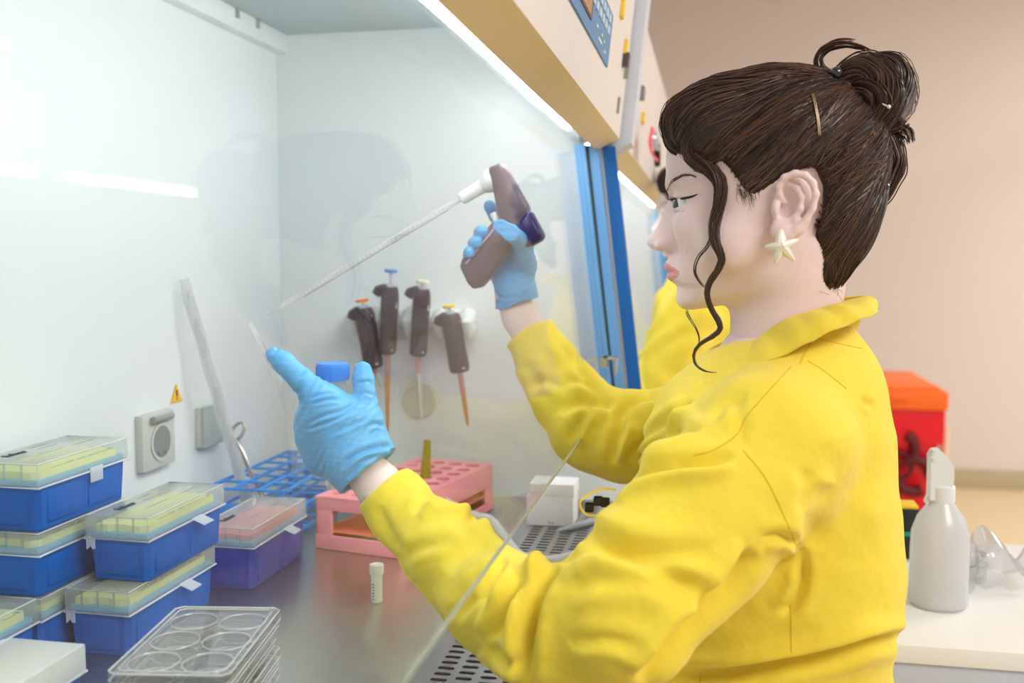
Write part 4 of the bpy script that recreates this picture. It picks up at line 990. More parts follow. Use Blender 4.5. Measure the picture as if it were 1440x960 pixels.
for i in range(120):
    k = int(rg.integers(0, 52)); q = bp_[k]; d = bp_[min(k+6, 59)]-q; dn = np.linalg.norm(d)
    if dn < 1e-5: continue
    d /= dn; w = (1-.7*k/52)*.0022; q = q+np.array([0, 0, 1])*rg.uniform(-w, w*.7)
    e = q+d*.004+np.array([-.0004, 0, .0012*(1-k/52)+rg.uniform(-.0006, .0006)])
    br.tube([q, (q+e)/2+[-.0005, 0, 0], e], [.0002, .0002, .0001], 4)
br.build('eyebrow', mat('brow brown', (120, 92, 78), .7), WOM)
ml = MB()
for u, v, r in ((1025, 338, .0009), (967.5, 352, .0007), (1042, 391, .0007)):
    h = cast(HB, u, v, -.0004)
    if h is not None: ml.add([tuple(h+r*np.array(p)) for p in [(-.7, 0, 0), (0, 1, 0), (0, 0, 1), (0, -1, 0), (0, 0, -1)]], [(0, 1, 2), (0, 2, 3), (0, 3, 4), (0, 4, 1)])
ml.build('mole', mat('mole brown', (168, 110, 96), .6), WOM)

# ---- hair cap
hairpoly = [PX(u, v, X0-.066)[1:] for u, v in [(936, 165), (950, 205), (972, 226), (1000, 236), (1014, 226), (1026, 238), (1042, 260), (1058, 274), (1078, 262), (1098, 246), (1122, 236), (1146, 236), (1158, 262), (1158, 300), (1146, 332), (1150, 362), (1156, 396), (1168, 414), (1190, 412), (1320, 400), (1320, 20), (925, 20)]]
def poly_sdf(poly):
    V = np.array(poly)
    def fn(X, Y, Z):
        y, z = np.broadcast_arrays(Y[0], Z[0]); d = np.full(y.shape, 1e9); s = np.zeros(y.shape, bool)
        for i in range(len(V)):
            a, b = V[i], V[(i+1) % len(V)]; e = b-a; wy, wz = y-a[0], z-a[1]; t = np.clip((wy*e[0]+wz*e[1])/(e@e), 0, 1)
            d = np.minimum(d, (wy-t*e[0])**2+(wz-t*e[1])**2)
            c = ((a[1] > z) != (b[1] > z)) & (y < (b[0]-a[0])*(z-a[1])/((b[1]-a[1]) or 1e-9)+a[0]); s ^= c
        return (np.where(s, -1, 1)*np.sqrt(d))[None]+0*X
    return fn
def haircap(h=.002):
    v = Vol((X0-.10, float(PX(1275, 300)[1]), float(PX(1000, 440)[2])), (X0+.10, float(PX(925, 300)[1]), float(PX(1000, 78)[2])), h)
    c = YZ(1092, 206); v.op(ell((X0, c[0], c[1]), (.0765, 149*SX, 111*SX)), .01)
    c = YZ(1155, 285); v.op(ell((X0, c[0], c[1]), (.066, 82*SX, 112*SX)), .03)
    c = YZ(1150, 385); v.op(ell((X0, c[0], c[1]), (.044, 28*SX, 40*SX)), .02)
    c = YZ(1003, 186); v.op(ell((X0, c[0], c[1]), (.0700, 62*SX, 66*SX)), .02)
    X, Y, Z = v.co(tuple(slice(0, q) for q in v.n)); d = (face_fn(X, Y, Z)-.0022).astype(np.float32)
    tz_ = Z-YZ(1000, 150)[1]; d = np.maximum(d, tz_); A = v.F; k = .012; hh = np.maximum(k-np.abs(A-d), 0)/k; v.F = np.minimum(A, d)-hh*hh*k*.25
    v.inter(poly_sdf(hairpoly), .004)
    return v
cv_ = haircap(); CP, CQ = cv_.mesh(); CP = relax(CP, CQ, 2)
CB = bvh(CP, CQ); cap_o = mk('hair_cap', CP, CQ, hairc, WOM)

def strand(mb, pts, r, n=4):
    pts = np.array(pts); k = len(pts); mb.tube(pts, r*np.concatenate([np.full(k-3, 1.0), [.8, .5, .15]]), n, cap=False)
hs = MB(); rg = np.random.default_rng(11)
cen_h = np.array([X0, *YZ(1110, 215)])
def onhair(p, off):
    d = p-cen_h; d = d/np.linalg.norm(d)*.2; h = CB.ray_cast(Vector(cen_h+d), Vector(-d/np.linalg.norm(d)))
    q = h[0]; nn = h[1]
    if q is None: q, nn, _, _ = CB.find_nearest(Vector(p))
    q = np.array(q); nn = np.array(nn)
    if nn@(q-cen_h) < 0: nn = -nn
    return q+nn*off
starts = [(945, 178), (952, 200), (972, 222), (998, 234), (1013, 226), (1024, 238), (1036, 256), (1048, 272), (1060, 275), (1078, 262), (1097, 245), (1122, 236), (1145, 238), (1157, 262), (1157, 300), (1148, 332), (1151, 362), (1157, 394), (1170, 410), (1188, 398)]
st = smoothcurve([(u, v, 0) for u, v in starts], 400)
RB = np.array([X0, *YZ(1188, 148)]); RL = np.array([X0, *YZ(1205, 195)])
for i in range(2300):
    a = rg.uniform(0, 1); side = -1 if rg.uniform() < .8 else 1
    u, v, _ = st[int(a*399)]
    q = rg.uniform(0, 1)
    if a < .22 and rg.uniform() < .55:      # crown strands beginning on the midline rather than at the temple
        tt = rg.uniform(0, 1); u, v = 945+170*tt, 168-75*math.sin(min(1, tt*1.1)*PI/2); lat = side*rg.uniform(0, .035)
    else: lat = side*(.060 if a < .8 else rg.uniform(.0, .055)) * (1 if a > .12 else rg.uniform(.3, 1))
    S0 = np.array([X0+lat, *PX(u, v, X0-abs(lat))[1:]]); en = (RB if a < .62 else RL)+np.array([side*rg.uniform(.0, .022), *(rg.normal(0, .008, 2))])
    n = 16; bow = rg.normal(0, .005)+(.012 if a < .3 else -.006 if a > .62 else 0); L = rg.uniform(.85, 1.0)
    w0 = rg.uniform(0, .12) if rg.uniform() < .6 else rg.uniform(0, .6); off = rg.uniform(-.0004, .0014); ph = rg.uniform(0, 6)
    pts = []
    for t in np.linspace(w0, L, n):
        p = S0*(1-t)+en*t+np.array([0, 0, bow*math.sin(PI*t)]); p[0] = X0+side*(abs(lat)*(1-t)+abs(en[0]-X0)*t+.02*math.sin(PI*t))
        pts.append(onhair(p, off+.0007*math.sin(ph+t*9)))
    hs.mi(int(rg.integers(0, 3))); strand(hs, pts, rg.uniform(.0003, .0007))
hs.build('hair_strands', hairms, WOM)

def bundle(mb, pts, rpx, ns, X=None, tw=2.0, rad=.0005, core=None, flat=1.0, seed=1, n=44, stray=.15):
    """hank of hair: strands spiralling on a tapering core"""
    rg = np.random.default_rng(seed); P = smoothcurve(pts, n); r = np.interp(np.linspace(0, 1, n), np.linspace(0, 1, len(rpx)), rpx)*SX
    T = np.gradient(P, axis=0); T /= np.linalg.norm(T, axis=1)[:, None]+1e-9
    u = np.cross(T[0], [1, 0, 0]); u /= np.linalg.norm(u); F = []
    for k in range(n): u = u-T[k]*(u@T[k]); u /= np.linalg.norm(u); F.append((u.copy(), np.cross(T[k], u)))
    if core is not None: core.tube(P, np.maximum(r*.86, .0004), 12, flat=flat)
    for i in range(ns):
        a0 = rg.uniform(0, 2*PI); ro = rg.uniform(.86, 1.04); sr = rg.uniform() < stray; tw_ = tw*(1+rg.normal(0, .12)); s0 = rg.uniform(0, .15); s1 = rg.uniform(.85, 1)
        if sr: ro *= rg.uniform(1.05, 1.35)
        idx = np.unique(np.linspace(s0*(n-1), s1*(n-1), 30).astype(int)); pts_ = []
        for k in idx:
            an = a0+tw_*k/n; wv = 1+.05*math.sin(k*.7+a0*3); pts_.append(P[k]+r[k]*ro*wv*(math.cos(an)*F[k][0]+flat*math.sin(an)*F[k][1]))
        mb.mi(int(rg.integers(0, 3))); strand(mb, pts_, rad*rg.uniform(.6, 1.3))
def W3(l, dx=0.0): return [np.array([X0+dx+(p[2] if len(p) > 2 else 0), *PX(p[0], p[1], X0-abs(p[2] if len(p) > 2 else 0))[1:]]) for p in l]
core = MB(); bs = MB()
bundle(bs, W3([(1172, 152, -.010), (1186, 120, -.018), (1208, 106, -.020), (1230, 116, -.020), (1240, 146, -.020), (1230, 174, -.018), (1210, 188, -.014)]), [13, 20, 25, 26, 25, 20, 13], 260, tw=3, core=core, seed=2)
bundle(bs, W3([(1188, 158, -.02), (1202, 138, -.03), (1218, 132, -.034), (1228, 146, -.032), (1218, 166, -.028), (1202, 178, -.02)]), [12, 17, 18, 18, 16, 12], 190, tw=2.5, core=core, seed=3)
bundle(bs, W3([(1214, 102, .004), (1236, 86, .008), (1260, 92, .008), (1270, 116, .006), (1266, 148, .002), (1252, 172, -.002), (1256, 190, -.002)]), [9, 14, 17, 18, 16, 12, 6], 240, tw=2.5, core=core, seed=4)
bundle(bs, W3([(1170, 125, -.025), (1185, 150, -.032), (1200, 175, -.034), (1218, 192, -.028), (1235, 196, -.02)]), [14, 17, 17, 15, 8], 170, tw=1.5, core=core, seed=5)
bundle(bs, W3([(1210, 195, -.01), (1236, 202, -.012), (1248, 225, -.012), (1244, 252, -.012), (1228, 285, -.012), (1212, 318, -.01)]), [14, 19, 20, 18, 14, 6], 200, tw=1.2, core=core, seed=6)
bundle(bs, W3([(1190, 180, .01), (1215, 150, .02), (1240, 130, .02), (1235, 170, .015), (1210, 190, .01)]), [14, 20, 20, 18, 12], 120, tw=2, core=core, seed=7)
# loose arching tufts
bundle(bs, W3([(1166, 106), (1152, 95), (1152, 78), (1166, 66), (1188, 62), (1210, 66), (1232, 74)]), [6, 6, 5, 5, 4, 3, .6], 46, tw=.8, rad=.0004, seed=8, stray=.5)
bundle(bs, W3([(1160, 100), (1150, 86), (1158, 70), (1180, 58), (1206, 56)]), [3, 4, 4, 3, .5], 24, tw=.6, rad=.0004, seed=9, stray=.6)
bundle(bs, W3([(1228, 190, -.01), (1245, 186, -.014), (1262, 180, -.016), (1276, 168, -.018)]), [5, 8, 9, 7], 60, tw=.6, rad=.0004, seed=10, stray=.6)
bundle(bs, W3([(1236, 190, -.01), (1256, 184, -.014), (1272, 188, -.016), (1278, 204, -.018)]), [4, 7, 8, 6], 50, tw=.6, rad=.0004, seed=12, stray=.6)
bundle(bs, W3([(1232, 268, -.02), (1246, 246, -.02), (1262, 222, -.02), (1266, 205, -.02)]), [2, 2.5, 2, .5], 12, tw=.6, rad=.0003, seed=13, stray=.6)
# front roll over the forehead and curly side lock
bundle(bs, W3([(1060, 116, -.02), (1010, 130, -.028), (972, 148, -.030), (952, 170, -.032), (955, 196, -.036), (978, 208, -.044), (1000, 200, -.054)]), [9, 15, 19, 19, 17, 14, 8], 260, tw=2.2, core=core, seed=14)
bundle(bs, W3([(1020, 125, .0), (985, 136, -.004), (958, 152, -.008), (946, 172, -.012), (950, 195, -.018), (966, 206, -.026)]), [10, 16, 17, 16, 12, 7], 220, tw=2, core=core, seed=15)
bundle(bs, W3([(1020, 125, .03), (985, 138, .03), (960, 155, .03), (952, 180, .03), (965, 204, .038)]), [10, 14, 15, 12, 7], 60, tw=2, core=core, seed=15)
lock = [(985, 178, -.050), (970, 198, -.052), (968, 214, -.056), (978, 226, -.060), (994, 234, -.064), (1008, 248, -.068), (1014, 268, -.071), (1010, 292, -.073), (1004, 315, -.074), (1004, 335, -.076), (1011, 352, -.078), (1015, 366, -.079), (1008, 382, -.078), (998, 396, -.076), (994, 414, -.074), (1000, 434, -.072), (1010, 450, -.072), (1013, 462, -.072), (1004, 472, -.072), (986, 482, -.072), (976, 496, -.072), (978, 512, -.073), (992, 522, -.074), (1012, 524, -.075)]
bundle(bs, W3(lock), [11, 10.5, 9.5, 8.5, 7.5, 6.5, 5, 4.2, 3.6, 3.2, 3, 2.6, 2, 1.4, 1, .5], 95, tw=7, rad=.0003, seed=16, n=110, stray=.35)
lcore = MB()
bundle(bs, W3(lock[:9]), [9, 9, 8, 6, 5, 3.5, 1.5], 30, tw=5, rad=.0004, core=lcore, seed=26, n=60)
bundle(bs, W3([(1003, 325, -.075), (996, 345, -.077), (982, 362, -.078), (977, 380, -.077), (984, 396, -.076), (995, 408, -.075)]), [2.5, 2.2, 2, 1.8, 1.5, .8], 9, tw=2, rad=.0003, seed=17)
bundle(bs, W3([(963, 432, -.01), (969, 446, -.02), (978, 460, -.03), (983, 474, -.03), (982, 486, -.03)]), [1.6, 1.6, 1.2, .8, .4], 7, tw=2, rad=.0003, seed=18)
# flyaways and baby hairs at the temple and nape
for i in range(130):
    k = rg.uniform(0, 1)
    if k < .5: s0 = (rg.uniform(1150, 1180), rg.uniform(345, 410)); e0 = (s0[0]+rg.uniform(-6, 22), s0[1]+rg.uniform(-4, 24)); x0_ = -rg.uniform(.0, .045)
    elif k < 0: s0 = (rg.uniform(1032, 1058), rg.uniform(262, 300)); e0 = (s0[0]+rg.uniform(-6, 6), s0[1]+rg.uniform(10, 24)); x0_ = -.0735
    else:
        an = rg.uniform(.1, 2.7); s0 = (1092-147*math.cos(an), 206-110*math.sin(an)); e0 = (s0[0]+rg.uniform(-8, 20), s0[1]-rg.uniform(2, 9)); x0_ = rg.uniform(-.02, .02)
    m0 = ((s0[0]+e0[0])/2+rg.uniform(-4, 4), (s0[1]+e0[1])/2+rg.uniform(-3, 3))
    strand(bs, smoothcurve(W3([s0+(x0_,), m0+(x0_,), e0+(x0_,)]), 10), .00013)
core.build('hair_bun_core', hairc, WOM); lcore.build('side_lock_core', hairc, WOM); bs.build('hair_locks', hairms, WOM)
sbn = MB()
for i in range(34):
    u0, w0 = rg.uniform(1036, 1064), rg.uniform(258, 274); L_ = rg.uniform(10, 30)*(1-abs(u0-1052)/26*.5); cv0 = rg.uniform(-3, 3)
    q = [cast(HB, u0+cv0*math.sin(PI*t)+4*t, w0+L_*t, .0006+.0006*t) for t in np.linspace(0, 1, 8)]
    if all(p is not None for p in q): sbn.mi(int(rg.integers(0, 3))); strand(sbn, q, .00016)
sbn.build('sideburn', hairms, WOM)
# pins and clips
ck = mat('clip black', (16, 16, 20), .18, coat=1)
pin = MB(); cp = [np.array([X0-.081, *YZ(u, v)]) for u, v in ((1138, 134), (1140, 160), (1142, 185), (1143, 204))]
cp = [onhair(p, .0022) for p in cp]; pin.tube(cp, .0007, 6).tube([p+np.array([-.001, .0012, 0]) for p in cp], .0006, 6)
pin.build('bobby_pin', mat('pin bronze', (128, 108, 88), .3, metal=.8), WOM)
def ballclip(u, v, X, r, m, nm='hair_clip'):
    c = np.array([X, *at(u, v, 0, X)[1:]]); b = MB(); b.lathe([(r*.1, -r), (r*.6, -r*.8), (r*.95, -r*.35), (r, 0), (r*.95, r*.35), (r*.6, r*.8), (r*.1, r)], c, (-.5, -.8, .2), 18)
    b.tube([c+[0, r*.3, 0], c+[0.004, r*2.6, .003]], [r*.5, r*.35], 8); b.build(nm, m, WOM)
ballclip(1176, 103, X0-.040, .0055, ck); ballclip(1166, 112, X0-.040, .0045, ck); ballclip(1240, 264, X0-.030, .0066, ck); ballclip(1228, 268, X0-.034, .005, ck)
pearl = mat('pearl', (235, 232, 228), .15, coat=1)
ballclip(1228, 187, X0-.050, .0017, pearl, 'pearl_pin'); ballclip(1250, 150, X0-.050, .0017, pearl, 'pearl_pin')
# starfish earring
Xe = X0-.090; c = np.array([Xe, *at(1099, 346, 0, Xe)[1:]]); sf = MB(); tips = [(1098, 322), (1123, 337), (1117, 366), (1091, 371), (1076, 347)]
tp3 = [np.array([Xe+.002, *at(u, v, 0, Xe)[1:]]) for u, v in tips]
for tt in tp3:
    cc = [c+(tt-c)*q for q in np.linspace(0, 1, 9)]; sf.tube(cc, [.0058, .0056, .0052, .0048, .0044, .0038, .0032, .0025, .0014], 10, flat=.8)
for tt in tp3:
    for q in np.linspace(.05, .9, 9):
        for w in (-1, 0, 1):
            dd = (tt-c)/np.linalg.norm(tt-c); s2 = np.cross(dd, [1, 0, 0]); p = c+(tt-c)*q+s2*w*.0022*(1-q*.8)+np.array([-.0047*(1-q*.72)*(1-.25*abs(w)), 0, 0]); r = .0009
            sf.add([tuple(p+r*np.array(v)) for v in [(-1, 0, 0), (0, 1, 0), (0, 0, 1), (0, -1, 0), (0, 0, -1)]], [(0, 1, 2), (0, 2, 3), (0, 3, 4), (0, 4, 1)])
ear_t = sf.build('starfish_earring', mat('earring pearl gold', (250, 236, 222), .35, metal=.1, var=.15, nscale=900), WOM)
# ================================================================== her coat, gloves and what she holds
def coat_mesh(lo, hi, h, torso, arms, cuffs, relaxn=1):
    v = Vol(lo, hi, h)
    for p, k in torso: v.op(p, k)
    for pts, rs in arms:
        w = Vol(np.min(pts, 0)-.12, np.max(pts, 0)+.12, h)
        chain(v, pts[:2], rs[:2], .025); chain(v, pts[1:3], rs[1:3], .007); chain(v, pts[2:], rs[2:], .010)
    for c0, c1, r0, r1 in cuffs:      # flat cut and hollow at the wrist
        d = (np.array(c1)-c0)/np.linalg.norm(np.array(c1)-c0); c0 = np.array(c0)
        def cut(X, Y, Z, c0=c0, d=d): return np.maximum(-((X-c0[0])*d[0]+(Y-c0[1])*d[1]+(Z-c0[2])*d[2]), np.sqrt((X-c0[0])**2+(Y-c0[1])**2+(Z-c0[2])**2)-.075)
        v.op((c0-.075, c0+.075, cut), .002, 's', 0)
        v.op(cone(c0-d*.03, c0+d*-.0, r0, r0), .002, 's') if False else None
        v.op(cone(c0+d*.0, c0-d*.014, r0, r0), .002, 's')
    return v
# near sleeve and far sleeve centre lines (shoulder -> elbow -> cuff)
SL = [PX(1082, 640, .80), PX(985, 735, .755), Dp(866, 868, .715), Dp(778, 890, .735), Dp(695, 843, .79), Dp(620, 768, .855), Dp(562, 712, .905), Dp(522, 668, .935)]
SLr = [.062, .060, .051, .046, .0415, .0365, .0300, .0275]
SR = [PX(1035, 600, 1.06), PX(960, 610, 1.075), Dp(880, 616, 1.10), Dp(835, 604, 1.12), Dp(800, 560, 1.145), Dp(768, 510, 1.16), Dp(740, 462, 1.17), Dp(728, 440, 1.175)]
SRr = [.062, .055, .048, .047, .041, .034, .0295, .0285]
A3 = lambda u, v, x: PX(u, v, x)
torso = [(cone(A3(1094, 590, X0), A3(1100, 1060, X0), .086, .100, ((1, 0, 0), 1.35)), .03),
         (cone(A3(1145, 560, X0), A3(1150, 800, X0), .052, .070, ((1, 0, 0), 1.7)), .04),
         (cone(A3(1140, 505, X0), A3(1120, 570, X0), .040, .070, ((1, 0, 0), 1.15)), .03),
         (cone(A3(1110, 560, .86), A3(1085, 620, .82), .030, .050), .04),
         (cone(A3(1060, 550, 1.00), A3(1050, 600, 1.05), .035, .050), .04),
         (ell(A3(990, 655, X0-.02), (.09, .055, .08)), .05),
         (cone(A3(1035, 800, X0), A3(985, 1060, X0), .080, .100, ((1, 0, 0), 1.3)), .05)]
cv = coat_mesh((.60, -.215, .80), (1.24, .40, 1.175), .003, torso, [(SL, SLr), (SR, SRr)],
               [(Dp(537, 687, .925), Dp(519, 665, .927), .0240, 0), (Dp(744, 466, 1.168), Dp(730, 441, 1.172), .0218, 0)])
# the collar opening for neck: hollow
cv.op(cone(A3(1104, 470, X0), A3(1104, 525, X0), .052, .050), .003, 's')
cv.op(cone(A3(1060, 490, X0), A3(1010, 548, X0-.01), .034, .016), .006, 's')
KP, KQ = cv.mesh(); KP = relax(KP, KQ, 2)
# folds: creases given where they run on the cloth; profile = groove with a raised lip on one side
FOLDS = [  # (points, depth mm, width px, lip, dmin, dmax)
    ([(782, 792), (768, 815), (752, 850), (742, 895), (738, 960)], 11, 9, .8, .6, .9),
    ([(772, 805), (745, 822), (722, 850), (700, 880), (690, 900)], 7, 9, .8, .6, .9),
    ([(735, 800), (728, 830), (712, 860)], 5, 7, .7, .6, .95),
    ([(706, 776), (700, 800), (688, 830), (676, 850)], 5, 9, .7, .6, .95),
    ([(782, 790), (812, 778), (850, 776), (900, 790), (950, 815), (1000, 850)], 8, 16, .8, .6, .86),
    ([(790, 735), (820, 745), (860, 765), (905, 775), (960, 778), (1000, 776)], 6, 15, .9, .6, .86),
    ([(860, 690), (900, 668), (950, 655), (1000, 650), (1030, 640)], 7, 9, .9, .6, .9),
    ([(905, 640), (935, 618), (960, 606), (985, 600)], 5, 8, .8, .6, 1.0),
    ([(885, 660), (915, 625), (945, 590), (968, 565)], 5, 7, .8, .6, 1.05),
    ([(1072, 760), (1095, 752), (1125, 765)], 5, 7, .8, .6, .9),
    ([(1060, 775), (1040, 800), (1000, 845), (960, 885), (925, 930), (900, 960)], 13, 13, .6, .6, .95),
    ([(1035, 560), (1042, 600), (1040, 628)], 3, 8, .5, .6, .9),
    ([(1165, 680), (1150, 720), (1140, 770)], 6, 22, .6, .7, 1.1),
    ([(1118, 720), (1130, 690), (1135, 660)], 4, 14, .5, .7, 1.1),
    ([(1280, 895), (1230, 900), (1180, 915), (1120, 930), (1040, 945), (940, 950)], 12, 10, .7, .7, 1.1),
    ([(1125, 790), (1128, 820), (1115, 850), (1095, 865)], 3.5, 9, .6, .6, 1.0),
    ([(600, 690), (630, 702), (665, 700)], 3.5, 8, .8, .7, 1.0),
    ([(580, 720), (600, 702), (620, 698)], 3, 8, .7, .7, 1.0),
    ([(650, 735), (680, 722), (700, 728)], 5, 8, .8, .7, 1.0),
    ([(625, 800), (660, 775), (700, 772)], 3, 14, .7, .7, 1.0),
    ([(530, 712), (545, 745), (565, 775)], 2.5, 8, .5, .7, 1.0),
    ([(690, 905), (705, 925), (735, 930)], 4, 9, .8, .6, .9),
    ([(800, 905), (850, 900), (905, 912)], 3, 10, .7, .6, .9),
    ([(1210, 560), (1218, 566), (1228, 572)], 3, 5, .6, .7, 1.1),
    ([(1125, 765), (1130, 800), (1122, 840), (1100, 862)], 4, 6, .3, .6, 1.0),
    ([(800, 830), (840, 815), (900, 820), (960, 850)], 4, 14, .7, .6, .86),
    ([(880, 655), (892, 630), (925, 600), (955, 580), (972, 562)], 5, 5, .9, .6, 1.1),
    ([(1000, 590), (1020, 570), (1050, 556)], 3, 9, .5, .6, .95),
    ([(1170, 620), (1190, 700), (1195, 800)], 3, 30, .4, .7, 1.1),
    ([(640, 870), (665, 840), (690, 800)], 4, 9, .8, .6, .95),
    ([(560, 790), (590, 770), (640, 760)], 2.5, 10, .7, .7, 1.0),
    # far sleeve
    ([(792, 485), (800, 500), (812, 520), (830, 535)], 3, 6, .9, 1.05, 1.3),
    ([(745, 545), (765, 535), (790, 545)], 4, 6, .8, 1.05, 1.3),
    ([(768, 490), (778, 510), (784, 540)], 2.5, 8, .8, 1.05, 1.3),
    ([(738, 510), (750, 532), (762, 562)], 2.5, 8, .8, 1.05, 1.3),
    ([(790, 580), (815, 566), (845, 566), (862, 575)], 7, 9, .9, 1.0, 1.3),
    ([(800, 622), (818, 590), (838, 575)], 5, 8, .9, 1.0, 1.3),
    ([(868, 600), (880, 575), (905, 560), (935, 556)], 6, 8, .9, .95, 1.3),
    ([(862, 650), (866, 620), (880, 590)], 6, 8, .9, .95, 1.3),
    ([(890, 650), (900, 615), (925, 585)], 5, 8, .8, .95, 1.3),
    ([(800, 535), (822, 540), (845, 556)], 4, 7, .8, 1.0, 1.3),
]
FS = 1.4
CUFFS = [Dp(537, 687, .925), Dp(742, 463, 1.168)]
def fold_displace(P, N, folds):
    u, v, d = topx(P.reshape(-1, 3)) if False else ((lambda Q: (720+FPX*(Q@RT)/(Q@FW), 480-FPX*(Q@UP)/(Q@FW), Q@FW))(P-CAM))
    vis = np.clip(-(N*((P-CAM)/np.linalg.norm(P-CAM, axis=1)[:, None])).sum(1)*3+.6, 0, 1)
    D = np.zeros(len(P))
    for pts, amp, w, lip, d0, d1 in folds:
        c = smoothcurve([(a, b, 0) for a, b in pts], 30)[:, :2]; best = np.full(len(P), 1e9); sg = np.zeros(len(P)); tt = np.zeros(len(P))
        m = (u > c[:, 0].min()-6*w) & (u < c[:, 0].max()+6*w) & (v > c[:, 1].min()-6*w) & (v < c[:, 1].max()+6*w) & (d > d0) & (d < d1); idx = np.where(m)[0]
        if len(idx) == 0: continue
        x, y = u[idx], v[idx]; bb = np.full(len(idx), 1e9); ss = np.zeros(len(idx)); st_ = np.zeros(len(idx))
        for i in range(len(c)-1):
            a = c[i]; e = c[i+1]-a; wx, wy = x-a[0], y-a[1]; t = np.clip((wx*e[0]+wy*e[1])/(e@e+1e-9), 0, 1); dd = (wx-t*e[0])**2+(wy-t*e[1])**2; q = dd < bb
            bb = np.where(q, dd, bb); ss = np.where(q, np.sign(e[0]*wy-e[1]*wx), ss); st_ = np.where(q, (i+t)/(len(c)-1), st_)
        s = np.sqrt(bb)*ss/w; env = np.clip(np.minimum(st_/.22, (1-st_)/.22), 0, 1)**.6
        pr = -np.exp(-s*s)+lip*np.exp(-((s-1.7)/1.15)**2)+.35*lip*np.exp(-((s+2.0)/1.4)**2)
        D[idx] += amp*.001*env*pr*FS
    for cc in CUFFS: D *= np.clip((np.linalg.norm(P-cc, axis=1)-.034)/.02, 0, 1)
    return D*vis
KN = normals(KP, KQ)
KP = KP+KN*(.0016*np.sin(KP[:, 1]*55+np.sin(KP[:, 2]*38)*2+KP[:, 0]*30)*np.sin(KP[:, 2]*43+KP[:, 0]*28+1))[:, None]
KP = KP+KN*fold_displace(KP, KN, FOLDS)[:, None]; KP = relax(KP, KQ, 1, .3)
coat = mk('lab_coat', KP, KQ, coatm, WOM); KB = bvh(KP, KQ)

# collar: folded band round the neck
top_n = [(979, 532), (974, 517), (1004, 509), (1033, 497), (1062, 478), (1103, 450), (1134, 439), (1169, 429), (1219, 417)]
low_n = [(984, 556), (984, 557), (1025, 538), (1060, 517), (1116, 491), (1156, 470), (1203, 451), (1229, 442), (1232, 440)]
def collar(topl, lowl, X0_, dx=0.0, sy=1):
    n = 60; xs_t = np.interp(np.linspace(0, 1, 9), [0, .3, .7, .9, 1], [.022, .042, .062, .044, .0]); xs_l = np.interp(np.linspace(0, 1, 9), [0, .3, .6, .85, 1], [.050, .086, .100, .064, .0])
    T = [np.array([X0_-x, *PX(u, v, X0_-x*.8)[1:]]) for (u, v), x in zip(topl, xs_t)]; Lw = [np.array([X0_-x, *PX(u, v, X0_-x*.9)[1:]]) for (u, v), x in zip(lowl, xs_l)]
    T, Lw = smoothcurve(T, n), smoothcurve(Lw, n)
    inn = T+(np.array([X0_, PX(1104, 480)[1], 0])-T)*np.array([.10, .10, 0])+np.array([0, 0, -.030])
    g = []
    for i in range(n):
        t, l, q = T[i], Lw[i], inn[i]; row = []
        for s in np.linspace(0, 1, 6): row.append(q+(t-q)*s)
        out = np.array([-.004, 0, .0]) if i < n-8 else np.array([-.001, -.003, 0])
        for s in np.linspace(.12, 1, 9): p = t+(l-t)*s+out*math.sin(PI*min(1, s*1.1))*1.2+np.array([0, 0, .0035*math.sin(PI*s)]) ; row.append(p+np.array([-.0006, 0, .0008])*math.sin(i*.9+s*5))
        g.append(row)
    return np.array(g)
g1 = collar(top_n, low_n, X0); g2 = g1[::-1].copy(); g2[..., 0] = 2*X0-g2[..., 0]
G = np.concatenate([g1, g2[1:]])
cb = MB().sheet(G, -.0016); co = cb.build('collar', coatm, WOM, angle=60)
# stitched seams lying on the cloth
def seam(uvs, n=30, r=.00042):
    pts = []; sm = MB()
    for p in smoothcurve([(a, b, 0) for a, b in uvs], n):
        h = cast(KB, p[0], p[1], .0001)
        if h is not None and (not pts or np.linalg.norm(h-pts[-1]) < .03): pts.append(h)
    if len(pts) > 3: sm.tube(pts, r, 5).build('seam', seamc, WOM)
seam([(1143, 478), (1130, 500), (1125, 512)]); seam([(1112, 516), (1085, 545), (1050, 585), (1035, 612), (1000, 634), (975, 640)])
seam([(1146, 475), (1175, 482), (1213, 490)]); seam([(1136, 507), (1160, 522), (1190, 546)])
seam([(1044, 632), (1075, 670), (1100, 720), (1120, 770), (1124, 820), (1108, 850)]); seam([(1112, 850), (1113, 918)]); seam([(985, 945), (984, 962)])
# open placket edge with black snaps near the far forearm
px0 = [(820, 712), (818, 704), (826, 697), (842, 691), (858, 688), (866, 692)]
pk1 = np.array([[Dp(u, v, .80+dd)+np.array([0, 0, 0]) for dd in (0, .020, .045)] for u, v, _ in smoothcurve([(a, b, 0) for a, b in [(846, 722), (826, 722), (817, 708), (826, 698), (846, 689), (866, 690)]], 24)])
MB().sheet(pk1, .0018).build('placket_edge', coatm, WOM)
snap = mat('snap black', (34, 32, 34), .4)
for u, v in ((829, 713), (841, 704), (851, 706)):
    b_ = MB().box(Dp(u, v, .805)-[.004, .0035, .0035], Dp(u, v, .805)+[.004, .0035, .0035], .0012); b_.build('snap_button', snap, WOM)

